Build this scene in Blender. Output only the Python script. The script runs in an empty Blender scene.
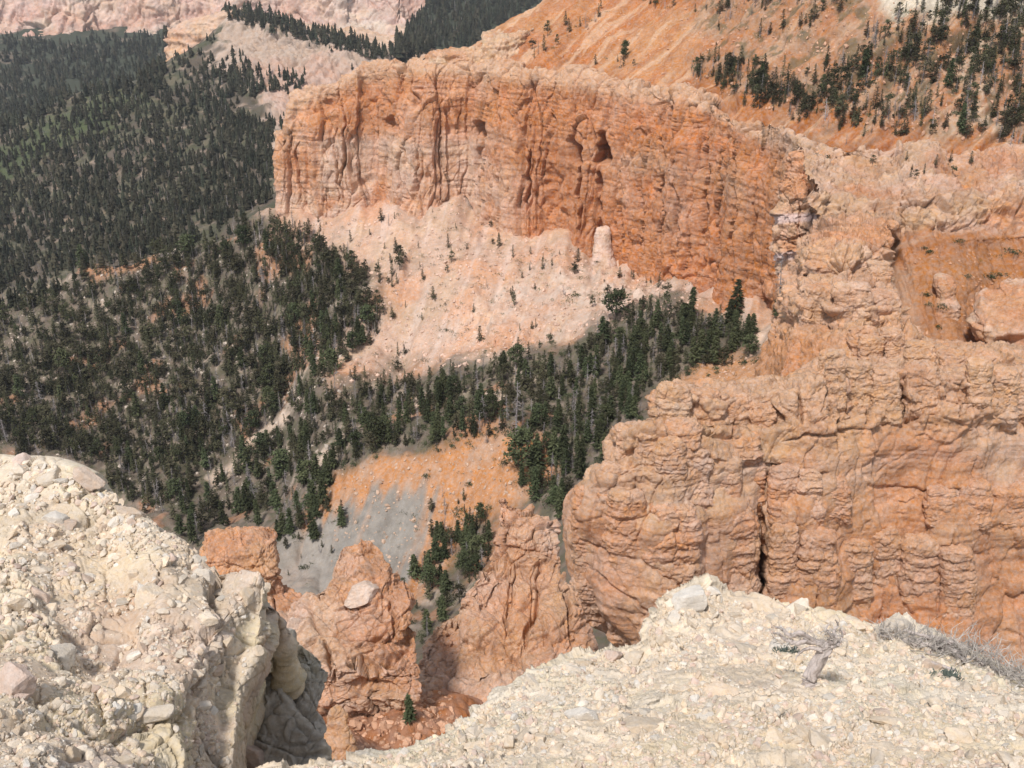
import bpy, math, random, time
import numpy as np
from concurrent.futures import ThreadPoolExecutor
from mathutils import Vector
from mathutils.bvhtree import BVHTree
from mathutils.noise import random_unit_vector

T0 = time.time()
def log(*a): print('[%.1fs]' % (time.time() - T0), *a)
random.seed(11)
RNG = np.random.RandomState(11)
SC = bpy.context.scene
COL = SC.collection

# ------------------------------------------------------------------ camera geometry
PITCH = math.radians(25.0)
F = 1024.0
CP, SP = math.cos(PITCH), math.sin(PITCH)
def at(px, py, Y):
    """world point at forward distance Y seen through a pixel of the photograph (measuring aid)"""
    u = (px - 512.0) / F; v = (384.0 - py) / F
    dy = CP + v * SP; dz = -SP + v * CP
    return np.array([u / dy * Y, Y, dz / dy * Y])
def proj(P):
    x, y, z = P[..., 0], P[..., 1], P[..., 2]
    fwd = np.maximum(y * CP - z * SP, 1e-3); up = y * SP + z * CP
    return 512 + F * x / fwd, 384 - F * up / fwd

# ------------------------------------------------------------------ noise
POOL = ThreadPoolExecutor(4)
def chunks(fn, n, step):
    list(POOL.map(fn, range(0, n, step)))
_r = np.random.RandomState(5)
PERM = np.concatenate([_r.permutation(256)] * 3).astype(np.int32)
GR = _r.normal(size=(256, 3)).astype(np.float32); GR /= np.linalg.norm(GR, axis=1)[:, None]
JT = _r.rand(256, 3).astype(np.float32); JW = .20 + .60 * JT
_q = np.linalg.qr(np.random.RandomState(3).normal(size=(3, 3)))[0].astype(np.float32)
def _h(ix, iy, iz):
    return PERM[(PERM[(PERM[ix & 255] + iy) & 255] + iz) & 255]
def pn(P):
    """gradient noise, about -0.8..0.8"""
    P = np.asarray(P, dtype=np.float32)
    sh = P.shape[:-1]; P = P.reshape(-1, 3)
    out = np.empty(len(P), np.float32)
    if len(P) < 3000: chunks_ = lambda fn, n, st: [fn(q) for q in range(0, n, st)]
    else: chunks_ = chunks
    def run(s):
        p = P[s:s + 60000]
        i = np.floor(p).astype(np.int32); f = p - i
        w = f * f * f * (f * (f * 6 - 15) + 10)
        r = np.zeros(len(p), np.float32)
        for dx in (0, 1):
            wx = w[:, 0] if dx else 1 - w[:, 0]
            for dy in (0, 1):
                wy = w[:, 1] if dy else 1 - w[:, 1]
                for dz in (0, 1):
                    wz = w[:, 2] if dz else 1 - w[:, 2]
                    g = GR[_h(i[:, 0] + dx, i[:, 1] + dy, i[:, 2] + dz)]
                    r += wx * wy * wz * (g[:, 0] * (f[:, 0] - dx) + g[:, 1] * (f[:, 1] - dy) + g[:, 2] * (f[:, 2] - dz))
        out[s:s + 60000] = r * 1.5
    chunks_(run, len(P), 60000)
    return out.reshape(sh)
def fbm(P, o=4, gain=.5):
    P = np.asarray(P, dtype=np.float32); a = 1.0; t = 0; r = 0
    for k in range(o):
        r = r + a * pn(P * (2.03 ** k) + 17.3 * k); t += a; a *= gain
    return r / t
def ridge(P, o=3, gain=.5):
    P = np.asarray(P, dtype=np.float32); a = 1.0; t = 0; r = 0
    for k in range(o):
        r = r + a * (1 - np.minimum(np.abs(pn(P * (2.1 ** k) + 9.1 * k)) * 2.6, 1)); t += a; a *= gain
    return r / t          # 1 on thin lines
def worley(P, vec=False):
    P = np.asarray(P, dtype=np.float32)
    sh = P.shape[:-1]; P = P.reshape(-1, 3) @ _q
    F1 = np.empty(len(P), np.float32); F2 = F1.copy(); ID = np.empty(len(P), np.int32); VV = np.zeros((len(P), 3), np.float32) if vec else None
    def run(s):
        p = P[s:s + 40000]
        i = np.floor(p - .5).astype(np.int32); f = p - i
        a = np.full(len(p), 9, np.float32); b = a.copy(); c = np.zeros(len(p), np.int32); vv = np.zeros((len(p), 3), np.float32)
        for dx in (0, 1):
            for dy in (0, 1):
                for dz in (0, 1):
                    h = _h(i[:, 0] + dx, i[:, 1] + dy, i[:, 2] + dz); j = JW[h]
                    d = (j[:, 0] + dx - f[:, 0]) ** 2 + (j[:, 1] + dy - f[:, 1]) ** 2 + (j[:, 2] + dz - f[:, 2]) ** 2
                    m = d < a
                    if vec: vv[m] = (f - j - np.array([dx, dy, dz], np.float32))[m]
                    b = np.where(m, a, np.minimum(b, d)); c = np.where(m, h, c); a = np.where(m, d, a)
        F1[s:s + 40000] = np.sqrt(a); F2[s:s + 40000] = np.sqrt(b); ID[s:s + 40000] = c
        if vec: VV[s:s + 40000] = vv
    chunks(run, len(P), 40000)
    if vec: return F1.reshape(sh), F2.reshape(sh), ID.reshape(sh), VV.reshape(sh + (3,))
    return F1.reshape(sh), F2.reshape(sh), ID.reshape(sh)
def sstep(a, b, x):
    t = np.clip((x - a) / (b - a), 0, 1); return t * t * (3 - 2 * t)
def lerp(a, b, t): return a + (b - a) * t
def poly_d(X, Y, poly):
    """signed distance to a polygon, positive inside"""
    poly = np.array(poly, float); n = len(poly)
    d = np.full(X.shape, 1e9); ins = np.zeros(X.shape, bool)
    for k in range(n):
        ax, ay = poly[k]; bx, by = poly[(k + 1) % n]
        ex, ey = bx - ax, by - ay
        t = np.clip(((X - ax) * ex + (Y - ay) * ey) / (ex * ex + ey * ey + 1e-9), 0, 1)
        d = np.minimum(d, (X - ax - t * ex) ** 2 + (Y - ay - t * ey) ** 2)
        c = ((ay > Y) != (by > Y)) & (X < (bx - ax) * (Y - ay) / (by - ay + 1e-12) + ax)
        ins ^= c
    d = np.sqrt(d)
    return np.where(ins, d, -d)

# ------------------------------------------------------------------ object helpers
def tag(o, label=None, cat=None, group=None, kind=None):
    if label: o['label'] = label
    if cat: o['category'] = cat
    if group: o['group'] = group
    if kind: o['kind'] = kind
    return o
def mesh_np(name, V, Fc, mat, col=None, smooth=True):
    """V (n,3); Fc (m,k) with k = 3 or 4; col (n,3)"""
    V = np.ascontiguousarray(V, np.float32).reshape(-1, 3); Fc = np.ascontiguousarray(Fc, np.int32)
    k = Fc.shape[1]; me = bpy.data.meshes.new(name)
    me.vertices.add(len(V)); me.vertices.foreach_set('co', V.ravel())
    me.loops.add(Fc.size); me.loops.foreach_set('vertex_index', Fc.ravel())
    me.polygons.add(len(Fc))
    me.polygons.foreach_set('loop_start', np.arange(0, Fc.size, k, dtype=np.int32))
    me.polygons.foreach_set('loop_total', np.full(len(Fc), k, np.int32))
    me.polygons.foreach_set('use_smooth', np.full(len(Fc), smooth, bool))
    if col is not None:
        a = me.color_attributes.new('Col', 'FLOAT_COLOR', 'POINT')
        c = np.ones((len(V), 4), np.float32); c[:, :3] = np.asarray(col, np.float32).reshape(-1, 3)
        a.data.foreach_set('color', c.ravel())
    me.update(calc_edges=True)
    if mat: me.materials.append(mat)
    return me
def link(name, me, parent=None, loc=None):
    o = bpy.data.objects.new(name, me); COL.objects.link(o)
    if parent: o.parent = parent
    if loc is not None: o.location = loc
    return o
def grid_faces(R, C, wrap=False):
    i = np.arange(R - 1)[:, None]; j = np.arange(C if wrap else C - 1)[None, :]
    j2 = (j + 1) % C
    a = i * C + j; b = i * C + j2; c = (i + 1) * C + j2; d = (i + 1) * C + j
    return np.stack([a, b, c, d], -1).reshape(-1, 4)

def cr_interp(A, t, axis=0):
    """Catmull-Rom along an axis of A at parameters t (0..n-1)"""
    A = np.moveaxis(A, axis, 0); n = len(A)
    i = np.clip(np.floor(t).astype(int), 0, n - 2); f = (t - i).reshape((-1,) + (1,) * (A.ndim - 1))
    p1 = A[i]; p2 = A[i + 1]
    p0 = np.where((i > 0).reshape(f.shape), A[np.maximum(i - 1, 0)], 2 * p1 - p2)
    p3 = np.where((i < n - 2).reshape(f.shape), A[np.minimum(i + 2, n - 1)], 2 * p2 - p1)
    r = .5 * ((2 * p1) + (-p0 + p2) * f + (2 * p0 - 5 * p1 + 4 * p2 - p3) * f ** 2 + (-p0 + 3 * p1 - 3 * p2 + p3) * f ** 3)
    return np.moveaxis(r, 0, axis)
def even_t(A, n, axis):
    """parameters spread evenly over mean arc length"""
    A = np.moveaxis(A, axis, 0)
    k = len(A); tt = np.linspace(0, k - 1, k * 12)
    d = np.linalg.norm(np.diff(A, axis=0), axis=-1)
    d = d.reshape(k - 1, -1).mean(1) ** .75 + 1e-6
    s = np.concatenate([[0], np.cumsum(d)])
    return np.interp(np.linspace(0, s[-1], n), s, np.arange(k))
def normals(P, face_cam=True):
    du = np.gradient(P, axis=1); dv = np.gradient(P, axis=0)
    N = np.cross(du, dv); N /= np.linalg.norm(N, axis=-1, keepdims=True) + 1e-9
    if face_cam and np.mean(np.sum(N * P, -1)) > 0: N = -N
    for _ in range(3):          # even out so that relief does not fan out along crests
        for ax in (0, 1):
            k = max(2, N.shape[ax] // 90); q = np.concatenate([np.repeat(np.take(N, [0], ax), k, ax), N, np.repeat(np.take(N, [-1], ax), k, ax)], ax)
            cs = np.cumsum(q, axis=ax); n_ = N.shape[ax]
            N = (np.take(cs, np.arange(2 * k, 2 * k + n_), ax) - np.take(cs, np.arange(0, n_), ax)) / (2 * k)
    N = N / (np.linalg.norm(N, axis=-1, keepdims=True) + 1e-9)
    return N

# ------------------------------------------------------------------ rock relief
def rock(P, s, strata=1.0, flute=1.0, block=.5, rough=.5, crack=1.0, seed=0, col=0.0, tilt=1.4, zs=.09):
    """displacement (in units of s) of weathered layered rock; s = size of one block in metres"""
    Q = P / s + seed * 13.7
    warp = fbm(Q * .25, 3) * 1.2
    z = Q[..., 2] + warp * .8
    o = np.zeros(P.shape[:-1], np.float32)
    zz = np.stack([warp * .0 + Q[..., 0] * .05, Q[..., 1] * .05, z], -1)
    if strata:
        a = pn(zz * [1, 1, 1.1]); b = pn(zz * [2, 2, 2.7] + 5); c = pn(zz * [3, 3, 6.5] + 9)
        st = np.tanh(a * 3.5) * .55 + np.tanh(b * 3) * .28 + c * .18
        o += strata * st * (.55 + .45 * sstep(-.3, .3, pn(Q * .22 + 4)))
    if flute:
        W = np.stack([Q[..., 0] + fbm(Q * .5, 2) * .6, Q[..., 1], Q[..., 2] * .10], -1)
        g = ridge(W * .42 + 3, 3, .55)
        o -= flute * 1.5 * np.clip(g - .45, 0, 1) ** 1.5
        o += flute * .8 * fbm(W * .3 + 31, 2)
    if block:
        W = np.stack([Q[..., 0] + fbm(Q + 50, 2) * .25, Q[..., 1] + fbm(Q + 70, 2) * .25, z * 1.15], -1)
        f1, f2, i, v = worley(W * .75, True)
        e = f2 - f1; gq = JT[(i * 7 + 3) & 255] - .5
        o += block * ((JT[i][..., 0] - .5) * .6 + (v * gq).sum(-1) * tilt - .32 * (1 - sstep(0, .08, e)))
        f1, f2, i, v = worley(W * 1.9 + 40, True)
        e = f2 - f1; gq = JT[(i * 5 + 1) & 255] - .5
        o += block * .45 * ((JT[i][..., 0] - .5) * .6 + (v * gq).sum(-1) * tilt - .25 * (1 - sstep(0, .08, e)))
    if crack:
        W = np.stack([Q[..., 0] + fbm(Q * .8, 3) * .8, Q[..., 1] + .3, Q[..., 2] * .25], -1)
        g = 1 - np.minimum(np.abs(pn(W * .33 + 77)) * 9, 1)
        o -= crack * .7 * g * sstep(0, .25, pn(Q * .3 + 40))
    if col:      # upright pilasters of different reach
        W = np.stack([Q[..., 0] + fbm(Q * .3 + 8, 3) * .7, Q[..., 1] + fbm(Q * .3 + 3, 2) * .5, Q[..., 2] * zs], -1)
        f1, f2, i, v = worley(W * .42, True); e = f2 - f1; gq = JT[(i * 7 + 3) & 255] - .5
        o += col * ((JT[i][..., 1] - .5) * 1.1 + (v * gq).sum(-1) * tilt * 1.2 + .2 * np.sqrt(np.clip(1.1 - f1, 0, 1)) - .5 * (1 - sstep(0, .07, e)))
        f1, f2, i, v = worley(W * [1.3, 1.3, 2.4] + 31, True); e = f2 - f1; gq = JT[(i * 5 + 1) & 255] - .5
        o += col * .42 * ((JT[i][..., 1] - .5) + (v * gq).sum(-1) * tilt * 1.2 - .45 * (1 - sstep(0, .10, e)))
    if rough:
        bil = 0; am = 1.0
        for k in range(4):
            bil = bil + am * (np.abs(pn(Q * (.9 * 2.1 ** k) + 3.7 * k)) * 2.2 - .5); am *= .55
        o += rough * (fbm(Q * 1.6, 4, .6) * .45 + .42 * bil)
    return np.clip(o, -1.6, 1.3)
def carve(P, N, items):
    """push caves and slots into a rock face; items in photo measurements"""
    if not items: return P
    X, Yp = proj(P)
    for (x1, y1, x2, y2, w, d) in items:
        ex, ey = x2 - x1, y2 - y1
        L_ = math.hypot(ex, ey); lng = L_ > 25
        Xw = X + (fbm(np.stack([X * .02 + x1, Yp * .035, X * 0 + y1], -1), 3) * (9 if lng else 5))
        Yw = Yp + (fbm(np.stack([X * .035 + x1, Yp * .02, X * 0 + y2 + 5], -1), 3) * (9 if lng else 5))
        t = np.clip(((Xw - x1) * ex + (Yw - y1) * ey) / (ex * ex + ey * ey + 1e-6), 0, 1)
        wob = pn(np.stack([X * .09, Yp * .09, X * 0 + x1], -1)) * .6
        tap = np.sqrt(np.clip(4 * t * (1 - t), .08, 1)) if lng else 1.0
        r = np.sqrt((Xw - x1 - t * ex) ** 2 + (Yw - y1 - t * ey) ** 2) / (w * (1 + wob) * tap)
        m = ((1 - sstep(.3, 1.15, r)) if lng else (1 - sstep(.6, 1.08, r))) * (tap if lng else 1)
        P = P - N * (m * d)[..., None]
    return P

# ------------------------------------------------------------------ colours (linear albedo)
def rgb(h):
    h = h.lstrip('#'); c = [int(h[i:i + 2], 16) / 255 for i in (0, 2, 4)]
    return np.array([(x / 12.92 if x <= .04045 else ((x + .055) / 1.055) ** 2.4) for x in c], np.float32)
ORANGE = np.array([.52, .25, .132]); DEEP = np.array([.46, .190, .090]); PINK = np.array([.55, .375, .28])
PALE = np.array([.63, .465, .37]); CREAM = np.array([.69, .57, .43]); WHITE = np.array([.70, .62, .52]); GREY = np.array([.33, .30, .265])
BUFF = np.array([.54, .385, .27]); LILAC = np.array([.56, .40, .37]); SOIL = np.array([.165, .13, .10])
def mix(a, b, t): return a + (b - a) * t[..., None]
def strata_col(P, s, base, alts, seed=0, amount=1.0):
    """layered tint: each alt = (colour, strength) comes in along beds and in patches"""
    Q = P / s + seed
    c = np.broadcast_to(np.asarray(base, float), P.shape).copy()
    warp = fbm(Q * .15, 3) * 1.5
    for k, (a, w) in enumerate(alts):
        b = pn(np.stack([Q[..., 0] * .03, Q[..., 1] * .03, (Q[..., 2] + warp) * (.35 + .33 * k) + 7 * k], -1))
        b2 = fbm(Q * [.22, .22, .14] + 11 * k, 4)
        c = mix(c, np.asarray(a), np.clip(w * sstep(-.12, .32, b * .6 + b2 * .9), 0, 1) * amount)
    st = fbm(np.stack([Q[..., 0] * .9, Q[..., 1] * .9, Q[..., 2] * .12], -1) + 3, 3)   # water streaks
    c = c * (1 + .22 * st + .16 * fbm(Q * 2.1, 3))[..., None]
    c[..., 2] *= 1 - .07 * sstep(-.2, .3, fbm(Q * .6 + 9, 3))
    return c

# ------------------------------------------------------------------ materials
def new_mat(name):
    m = bpy.data.materials.new(name); m.use_nodes = True
    nt = m.node_tree; b = nt.nodes['Principled BSDF']
    b.inputs['Roughness'].default_value = .95
    try: b.inputs['Specular IOR Level'].default_value = .15
    except Exception: pass
    return m, nt, b
def rock_mat(name, scale, bump=.6, dist=.1, tint=None, var=.25, attr=True, beds=0.0, pits=.5):
    """albedo from the mesh attribute times fine mottling, relief below mesh size from bump; scale = features per metre"""
    m, nt, b = new_mat(name); n = nt.nodes; l = nt.links
    geo = n.new('ShaderNodeNewGeometry')
    if attr:
        a = n.new('ShaderNodeAttribute'); a.attribute_name = 'Col'; csrc = a.outputs['Color']
    else:
        a = n.new('ShaderNodeRGB'); a.outputs[0].default_value = (*tint, 1); csrc = a.outputs[0]
    def noise(sc, det=6, rough=.6, vec=None):
        t = n.new('ShaderNodeTexNoise'); t.inputs['Scale'].default_value = sc; t.inputs['Detail'].default_value = det
        t.inputs['Roughness'].default_value = rough; l.new(vec or geo.outputs['Position'], t.inputs['Vector']); return t
    n1 = noise(scale * .6, 8, .65)
    r1 = n.new('ShaderNodeMapRange'); r1.inputs[1].default_value = .3; r1.inputs[2].default_value = .7
    r1.inputs[3].default_value = 1 - var; r1.inputs[4].default_value = 1 + var; l.new(n1.outputs[0], r1.inputs[0])
    n2 = noise(scale * 4, 4, .6)
    r2 = n.new('ShaderNodeMapRange'); r2.inputs[1].default_value = .3; r2.inputs[2].default_value = .7
    r2.inputs[3].default_value = 1 - var * .6; r2.inputs[4].default_value = 1 + var * .6; l.new(n2.outputs[0], r2.inputs[0])
    mm = n.new('ShaderNodeMath'); mm.operation = 'MULTIPLY'; l.new(r1.outputs[0], mm.inputs[0]); l.new(r2.outputs[0], mm.inputs[1])
    vm = n.new('ShaderNodeVectorMath'); vm.operation = 'SCALE'; l.new(csrc, vm.inputs[0]); l.new(mm.outputs[0], vm.inputs['Scale'])
    hs = n.new('ShaderNodeHueSaturation'); l.new(vm.outputs[0], hs.inputs['Color'])
    n3 = noise(scale * 1.7, 3, .5)
    r3 = n.new('ShaderNodeMapRange'); r3.inputs[1].default_value = .3; r3.inputs[2].default_value = .7
    r3.inputs[3].default_value = .78; r3.inputs[4].default_value = 1.18; l.new(n3.outputs[0], r3.inputs[0]); l.new(r3.outputs[0], hs.inputs['Saturation'])
    l.new(hs.outputs[0], b.inputs['Base Color'])
    # bump
    h1 = noise(scale * 1.5, 10, .74)
    hr = n.new('ShaderNodeTexNoise'); hr.noise_type = 'RIDGED_MULTIFRACTAL'; hr.inputs['Scale'].default_value = scale * .8; hr.inputs['Detail'].default_value = 6
    hr.inputs['Roughness'].default_value = .6; hr.inputs['Distortion'].default_value = .6; l.new(geo.outputs['Position'], hr.inputs['Vector'])
    ad = n.new('ShaderNodeMath'); ad.operation = 'MULTIPLY_ADD'; l.new(hr.outputs[0], ad.inputs[0]); ad.inputs[1].default_value = -pits * .35; l.new(h1.outputs[0], ad.inputs[2])
    last = ad
    if beds:
        mp = n.new('ShaderNodeMapping'); mp.inputs['Scale'].default_value = (.06, .06, 1.6); l.new(geo.outputs['Position'], mp.inputs['Vector'])
        nb = noise(scale, 5, .6, mp.outputs[0])
        mb = n.new('ShaderNodeMath'); mb.operation = 'MULTIPLY_ADD'; mb.inputs[1].default_value = beds
        l.new(nb.outputs[0], mb.inputs[0]); l.new(ad.outputs[0], mb.inputs[2]); last = mb
    bp = n.new('ShaderNodeBump'); bp.inputs['Strength'].default_value = bump; bp.inputs['Distance'].default_value = dist
    l.new(last.outputs[0], bp.inputs['Height']); l.new(bp.outputs[0], b.inputs['Normal'])
    return m
def plain_mat(name, c, var=.3, scale=3.0, rnd=.25, rough=.9, attr=False, bump=0, hue=0.0, trans=0.0):
    m, nt, b = new_mat(name); n = nt.nodes; l = nt.links
    b.inputs['Roughness'].default_value = rough
    geo = n.new('ShaderNodeNewGeometry')
    t = n.new('ShaderNodeTexNoise'); t.inputs['Scale'].default_value = scale; t.inputs['Detail'].default_value = 4; l.new(geo.outputs['Position'], t.inputs['Vector'])
    r = n.new('ShaderNodeMapRange'); r.inputs[1].default_value = .3; r.inputs[2].default_value = .7; r.inputs[3].default_value = 1 - var; r.inputs[4].default_value = 1 + var
    l.new(t.outputs[0], r.inputs[0])
    oi = n.new('ShaderNodeObjectInfo')
    r2 = n.new('ShaderNodeMapRange'); r2.inputs[3].default_value = 1 - rnd; r2.inputs[4].default_value = 1 + rnd; l.new(oi.outputs['Random'], r2.inputs[0])
    mm = n.new('ShaderNodeMath'); mm.operation = 'MULTIPLY'; l.new(r.outputs[0], mm.inputs[0]); l.new(r2.outputs[0], mm.inputs[1])
    if attr:
        a = n.new('ShaderNodeAttribute'); a.attribute_name = 'Col'
    else:
        a = n.new('ShaderNodeRGB'); a.outputs[0].default_value = (*c, 1)
    vm = n.new('ShaderNodeVectorMath'); vm.operation = 'SCALE'; l.new(a.outputs[0], vm.inputs[0]); l.new(mm.outputs[0], vm.inputs['Scale'])
    out = vm.outputs[0]
    if hue:
        hs = n.new('ShaderNodeHueSaturation'); r4 = n.new('ShaderNodeMapRange'); r4.inputs[3].default_value = .5 - hue; r4.inputs[4].default_value = .5 + hue
        mx = n.new('ShaderNodeMath'); mx.operation = 'FRACT'; m5 = n.new('ShaderNodeMath'); m5.operation = 'MULTIPLY'; m5.inputs[1].default_value = 7.3
        l.new(oi.outputs['Random'], m5.inputs[0]); l.new(m5.outputs[0], mx.inputs[0]); l.new(mx.outputs[0], r4.inputs[0]); l.new(r4.outputs[0], hs.inputs['Hue']); l.new(out, hs.inputs['Color']); out = hs.outputs[0]
    l.new(out, b.inputs['Base Color'])
    if bump:
        bp = n.new('ShaderNodeBump'); bp.inputs['Strength'].default_value = .8; bp.inputs['Distance'].default_value = bump
        l.new(t.outputs[0], bp.inputs['Height']); l.new(bp.outputs[0], b.inputs['Normal'])
    return m
M = {}
M['near_rock'] = rock_mat('cream_rock', 14, .9, .02, var=.13, pits=.35)
M['gravel'] = rock_mat('cream_gravel', 22, .7, .01, var=.14, pits=.2)
M['hoodoo'] = rock_mat('orange_rock', 3.0, 1.0, .15, var=.2, beds=.3)
M['butte'] = rock_mat('butte_rock', 1.2, 1.0, .38, var=.17, beds=.4)
M['cliff'] = rock_mat('cliff_rock', .55, 1.0, .7, var=.16, beds=.3)
M['ground'] = rock_mat('ground', .6, .7, .5, var=.16, pits=.15)
M['far'] = rock_mat('far_rock', .12, .8, 2.5, var=.12, beds=.5)
M['needles'] = plain_mat('needles', (.074, .086, .042), .35, 1.2, .4, hue=.02)
M['bark'] = plain_mat('bark', (.13, .10, .085), .3, 6, .2)
M['snag'] = plain_mat('weathered_wood', (.30, .27, .265), .25, 5, .2)
M['leaves'] = plain_mat('shrub_leaves', (.075, .088, .045), .35, 2.0, .3, hue=.02)
M['stuff_tree'] = plain_mat('forest', (0, 0, 0), .3, .25, 0, attr=True)

STRUCT = []
def finish(name, P, mat, col, kind='structure', label=None, cat=None, ground=True, flip=False):
    Rr, C = P.shape[:2]
    fc = grid_faces(Rr, C)
    me = mesh_np(name, P.reshape(-1, 3), fc, mat, col.reshape(-1, 3))
    o = link(name, me)
    if kind == 'structure': tag(o, kind='structure')
    else: tag(o, label, cat)
    if ground: STRUCT.append(o)
    return o
def loft(ctrl, nv, nu):
    A = np.array(ctrl, float)
    tv = even_t(A, nv, 0); tu = even_t(A, nu, 1)
    return cr_interp(cr_interp(A, tv, 0), tu, 1)

#@@TERRAIN
# ================================================================== canyon floor and near slopes (radial heightfield)
vis = [(-200,330,560),(-100,310,550),(0,290,540),(90,268,530),(180,250,520),(250,218,500),(275,210,487),
 (-200,450,420),(0,380,450),(100,350,470),(200,310,478),(300,280,440),(0,460,385),(100,430,405),(200,400,410),(300,350,410),
 (-200,560,330),(0,540,345),(100,500,360),(200,470,375),(300,440,352),(200,530,330),(100,570,320),
 (300,212,480),(350,208,475),(400,206,460),(460,195,455),(480,224,440),(530,240,420),(580,255,400),(620,268,385),(680,280,357),(740,300,330),(785,312,312),
 (350,260,430),(400,300,398),(450,300,388),(520,300,372),(600,310,350),(650,300,350),(400,360,372),(470,350,352),(550,345,340),(620,340,327),(700,330,312),(750,335,302),
 (300,420,352),(380,420,328),(450,410,313),(550,400,297),(650,380,282),(740,370,272),(780,322,283),
 (340,480,290),(400,452,287),(450,450,281),(510,440,275),(560,440,270),
 (330,540,272),(400,530,268),(460,520,261),(540,480,261),
 (300,600,242),(350,600,237),(430,600,232),(480,560,240),(560,500,248),(430,650,200),(250,560,280),(180,560,300),
 (620,440,258),(700,405,252),(770,420,230),(600,520,225),(380,740,41),(340,705,45),(430,705,46),(400,765,38),(300,760,38),(500,740,44),(600,720,50)]
W = [at(*v) for v in vis]
for v in vis[:7]:
    p = at(*v); W += [np.array([p[0] * 1.12, p[1] * 1.12, p[2] - 45]), np.array([p[0] * 1.3, p[1] * 1.3, p[2] - 85])]
W += [np.array(p, float) for p in [(-30,62,-62),(0,62,-60),(-8,36,-35.4),(-6,42,-39),(-3,46,-41.5),(-14,42,-38.8),(2,42,-39.2),(5,46,-42),(-8,39,-37.3),(3,38,-37),(-15,37,-36),(0,100,-97),(-40,110,-108),(40,100,-95),(0,150,-140),(-80,150,-150),(60,160,-130),(-150,200,-192),(-300,300,-228),
  (100,150,-112),(150,180,-108),(200,220,-104),(220,300,-100),(0,25,-31),(-40,25,-34),(40,25,-32),(90,90,-85),(150,60,-70),(-100,70,-100),(100,450,-125),(250,450,-100),(0,560,-135),(0,620,-150),(200,620,-120)]]
W = np.array(W)
def tcoord(x, y): return np.stack([x / y * 3.0, np.log(y) * 1.6], -1)
def rbf_fit(W):
    c = tcoord(W[:, 0], W[:, 1]); n = len(c)
    d = np.linalg.norm(c[:, None] - c[None], axis=-1)
    K = np.where(d > 0, d ** 2 * np.log(d + 1e-12), 0) + np.eye(n) * 2e-4
    Pm = np.hstack([np.ones((n, 1)), c])
    A = np.zeros((n + 3, n + 3)); A[:n, :n] = K; A[:n, n:] = Pm; A[n:, :n] = Pm.T
    s = np.linalg.solve(A, np.concatenate([W[:, 2] / W[:, 1] ** 1.0, np.zeros(3)]))
    return c, s
_c, _s = rbf_fit(W)
def terr_z(x, y):
    q = tcoord(x, y); sh = q.shape[:-1]; q = q.reshape(-1, 2)
    out = np.empty(len(q))
    for s in range(0, len(q), 60000):
        p = q[s:s + 60000]
        d2 = ((p[:, None] - _c[None]) ** 2).sum(-1)
        out[s:s + 60000] = (.5 * d2 * np.log(d2 + 1e-12)) @ _s[:len(_c)] + _s[len(_c)] + p @ _s[len(_c) + 1:]
    return out.reshape(sh) * y
NR, NA = 760, 900
aa = np.linspace(-.85, .75, NA); yy = np.exp(np.linspace(math.log(24), math.log(640), NR))
cR, cA = 190, 180
ga = np.linspace(-.85, .75, cA); gy = np.exp(np.linspace(math.log(24), math.log(640), cR))
GZ = terr_z(ga[None] * gy[:, None], gy[:, None] + 0 * ga[None])
GZ = cr_interp(cr_interp(GZ[..., None], np.linspace(0, cR - 1, NR), 0), np.linspace(0, cA - 1, NA), 1)[..., 0]
X = aa[None] * yy[:, None]; Yg = yy[:, None] + 0 * aa[None]
P = np.stack([X, Yg, GZ], -1)
px, py = proj(P)
BANK = [(325,492),(335,470),(395,450),(430,455),(500,432),(545,436),(560,470),(520,500),(470,520),(450,560),(420,600),(330,600),(290,560),(300,530)]
BANK2 = [(660,380),(700,360),(770,345),(790,390),(770,430),(680,420)]
TALUS = [(255,212),(277,200),(470,160),(800,290),(790,320),(760,335),(700,300),(640,300),(600,330),(520,352),(400,372),(330,385),(300,360),(350,330),(390,310),(380,280),(345,262),(300,245)]
wob = fbm(P / 14, 4) * 26
rilln = pn(np.stack([px * .09 + py * .03, py * .008, px * 0], -1)) * 22 + pn(np.stack([px * .22 + py * .07, py * .02, px * 0 + 4], -1)) * 9
m_bank = sstep(-6, 8, poly_d(px, py, BANK) + wob * .45)
m_bank2 = sstep(-6, 8, poly_d(px, py, BANK2) + wob * .4)
m_tal = sstep(-14, 16, poly_d(px, py, TALUS) + wob)
m_sad = 1 - sstep(75, 110, Yg)
ang = np.arctan2(X - 20, Yg - 480)
sc = np.clip(Yg / 300, .12, 1.2)
rl = ridge(np.stack([px * .035 + py * .012, py * .006, px * 0], -1), 3)            # rills that run down the bare slopes
dz = fbm(P / 30, 5, .55) * 9 * sc * (1 - .6 * m_bank) * (1 - .45 * m_tal) + fbm(P / 5, 3) * 1.2 * sc
base_y = np.interp(px, [277, 340, 380, 406, 430, 460, 490, 530, 580, 640, 700, 760], [207, 206, 192, 207, 206, 182, 220, 236, 248, 262, 278, 300])
cone = sstep(75, 0, py - base_y) * m_tal
dz += cone * (pn(np.stack([px * .022, px * 0 + 3, px * 0], -1)) * 8 + pn(np.stack([px * .085, py * .01 + 3, px * 0], -1)) * 2.2)
dz += -m_tal * 2.4 * np.clip(rl - .3, 0, 1) - m_bank * 2.6 * np.clip(rl - .3, 0, 1) + (m_bank + m_tal) * rilln * .035
P[..., 2] += dz
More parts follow.
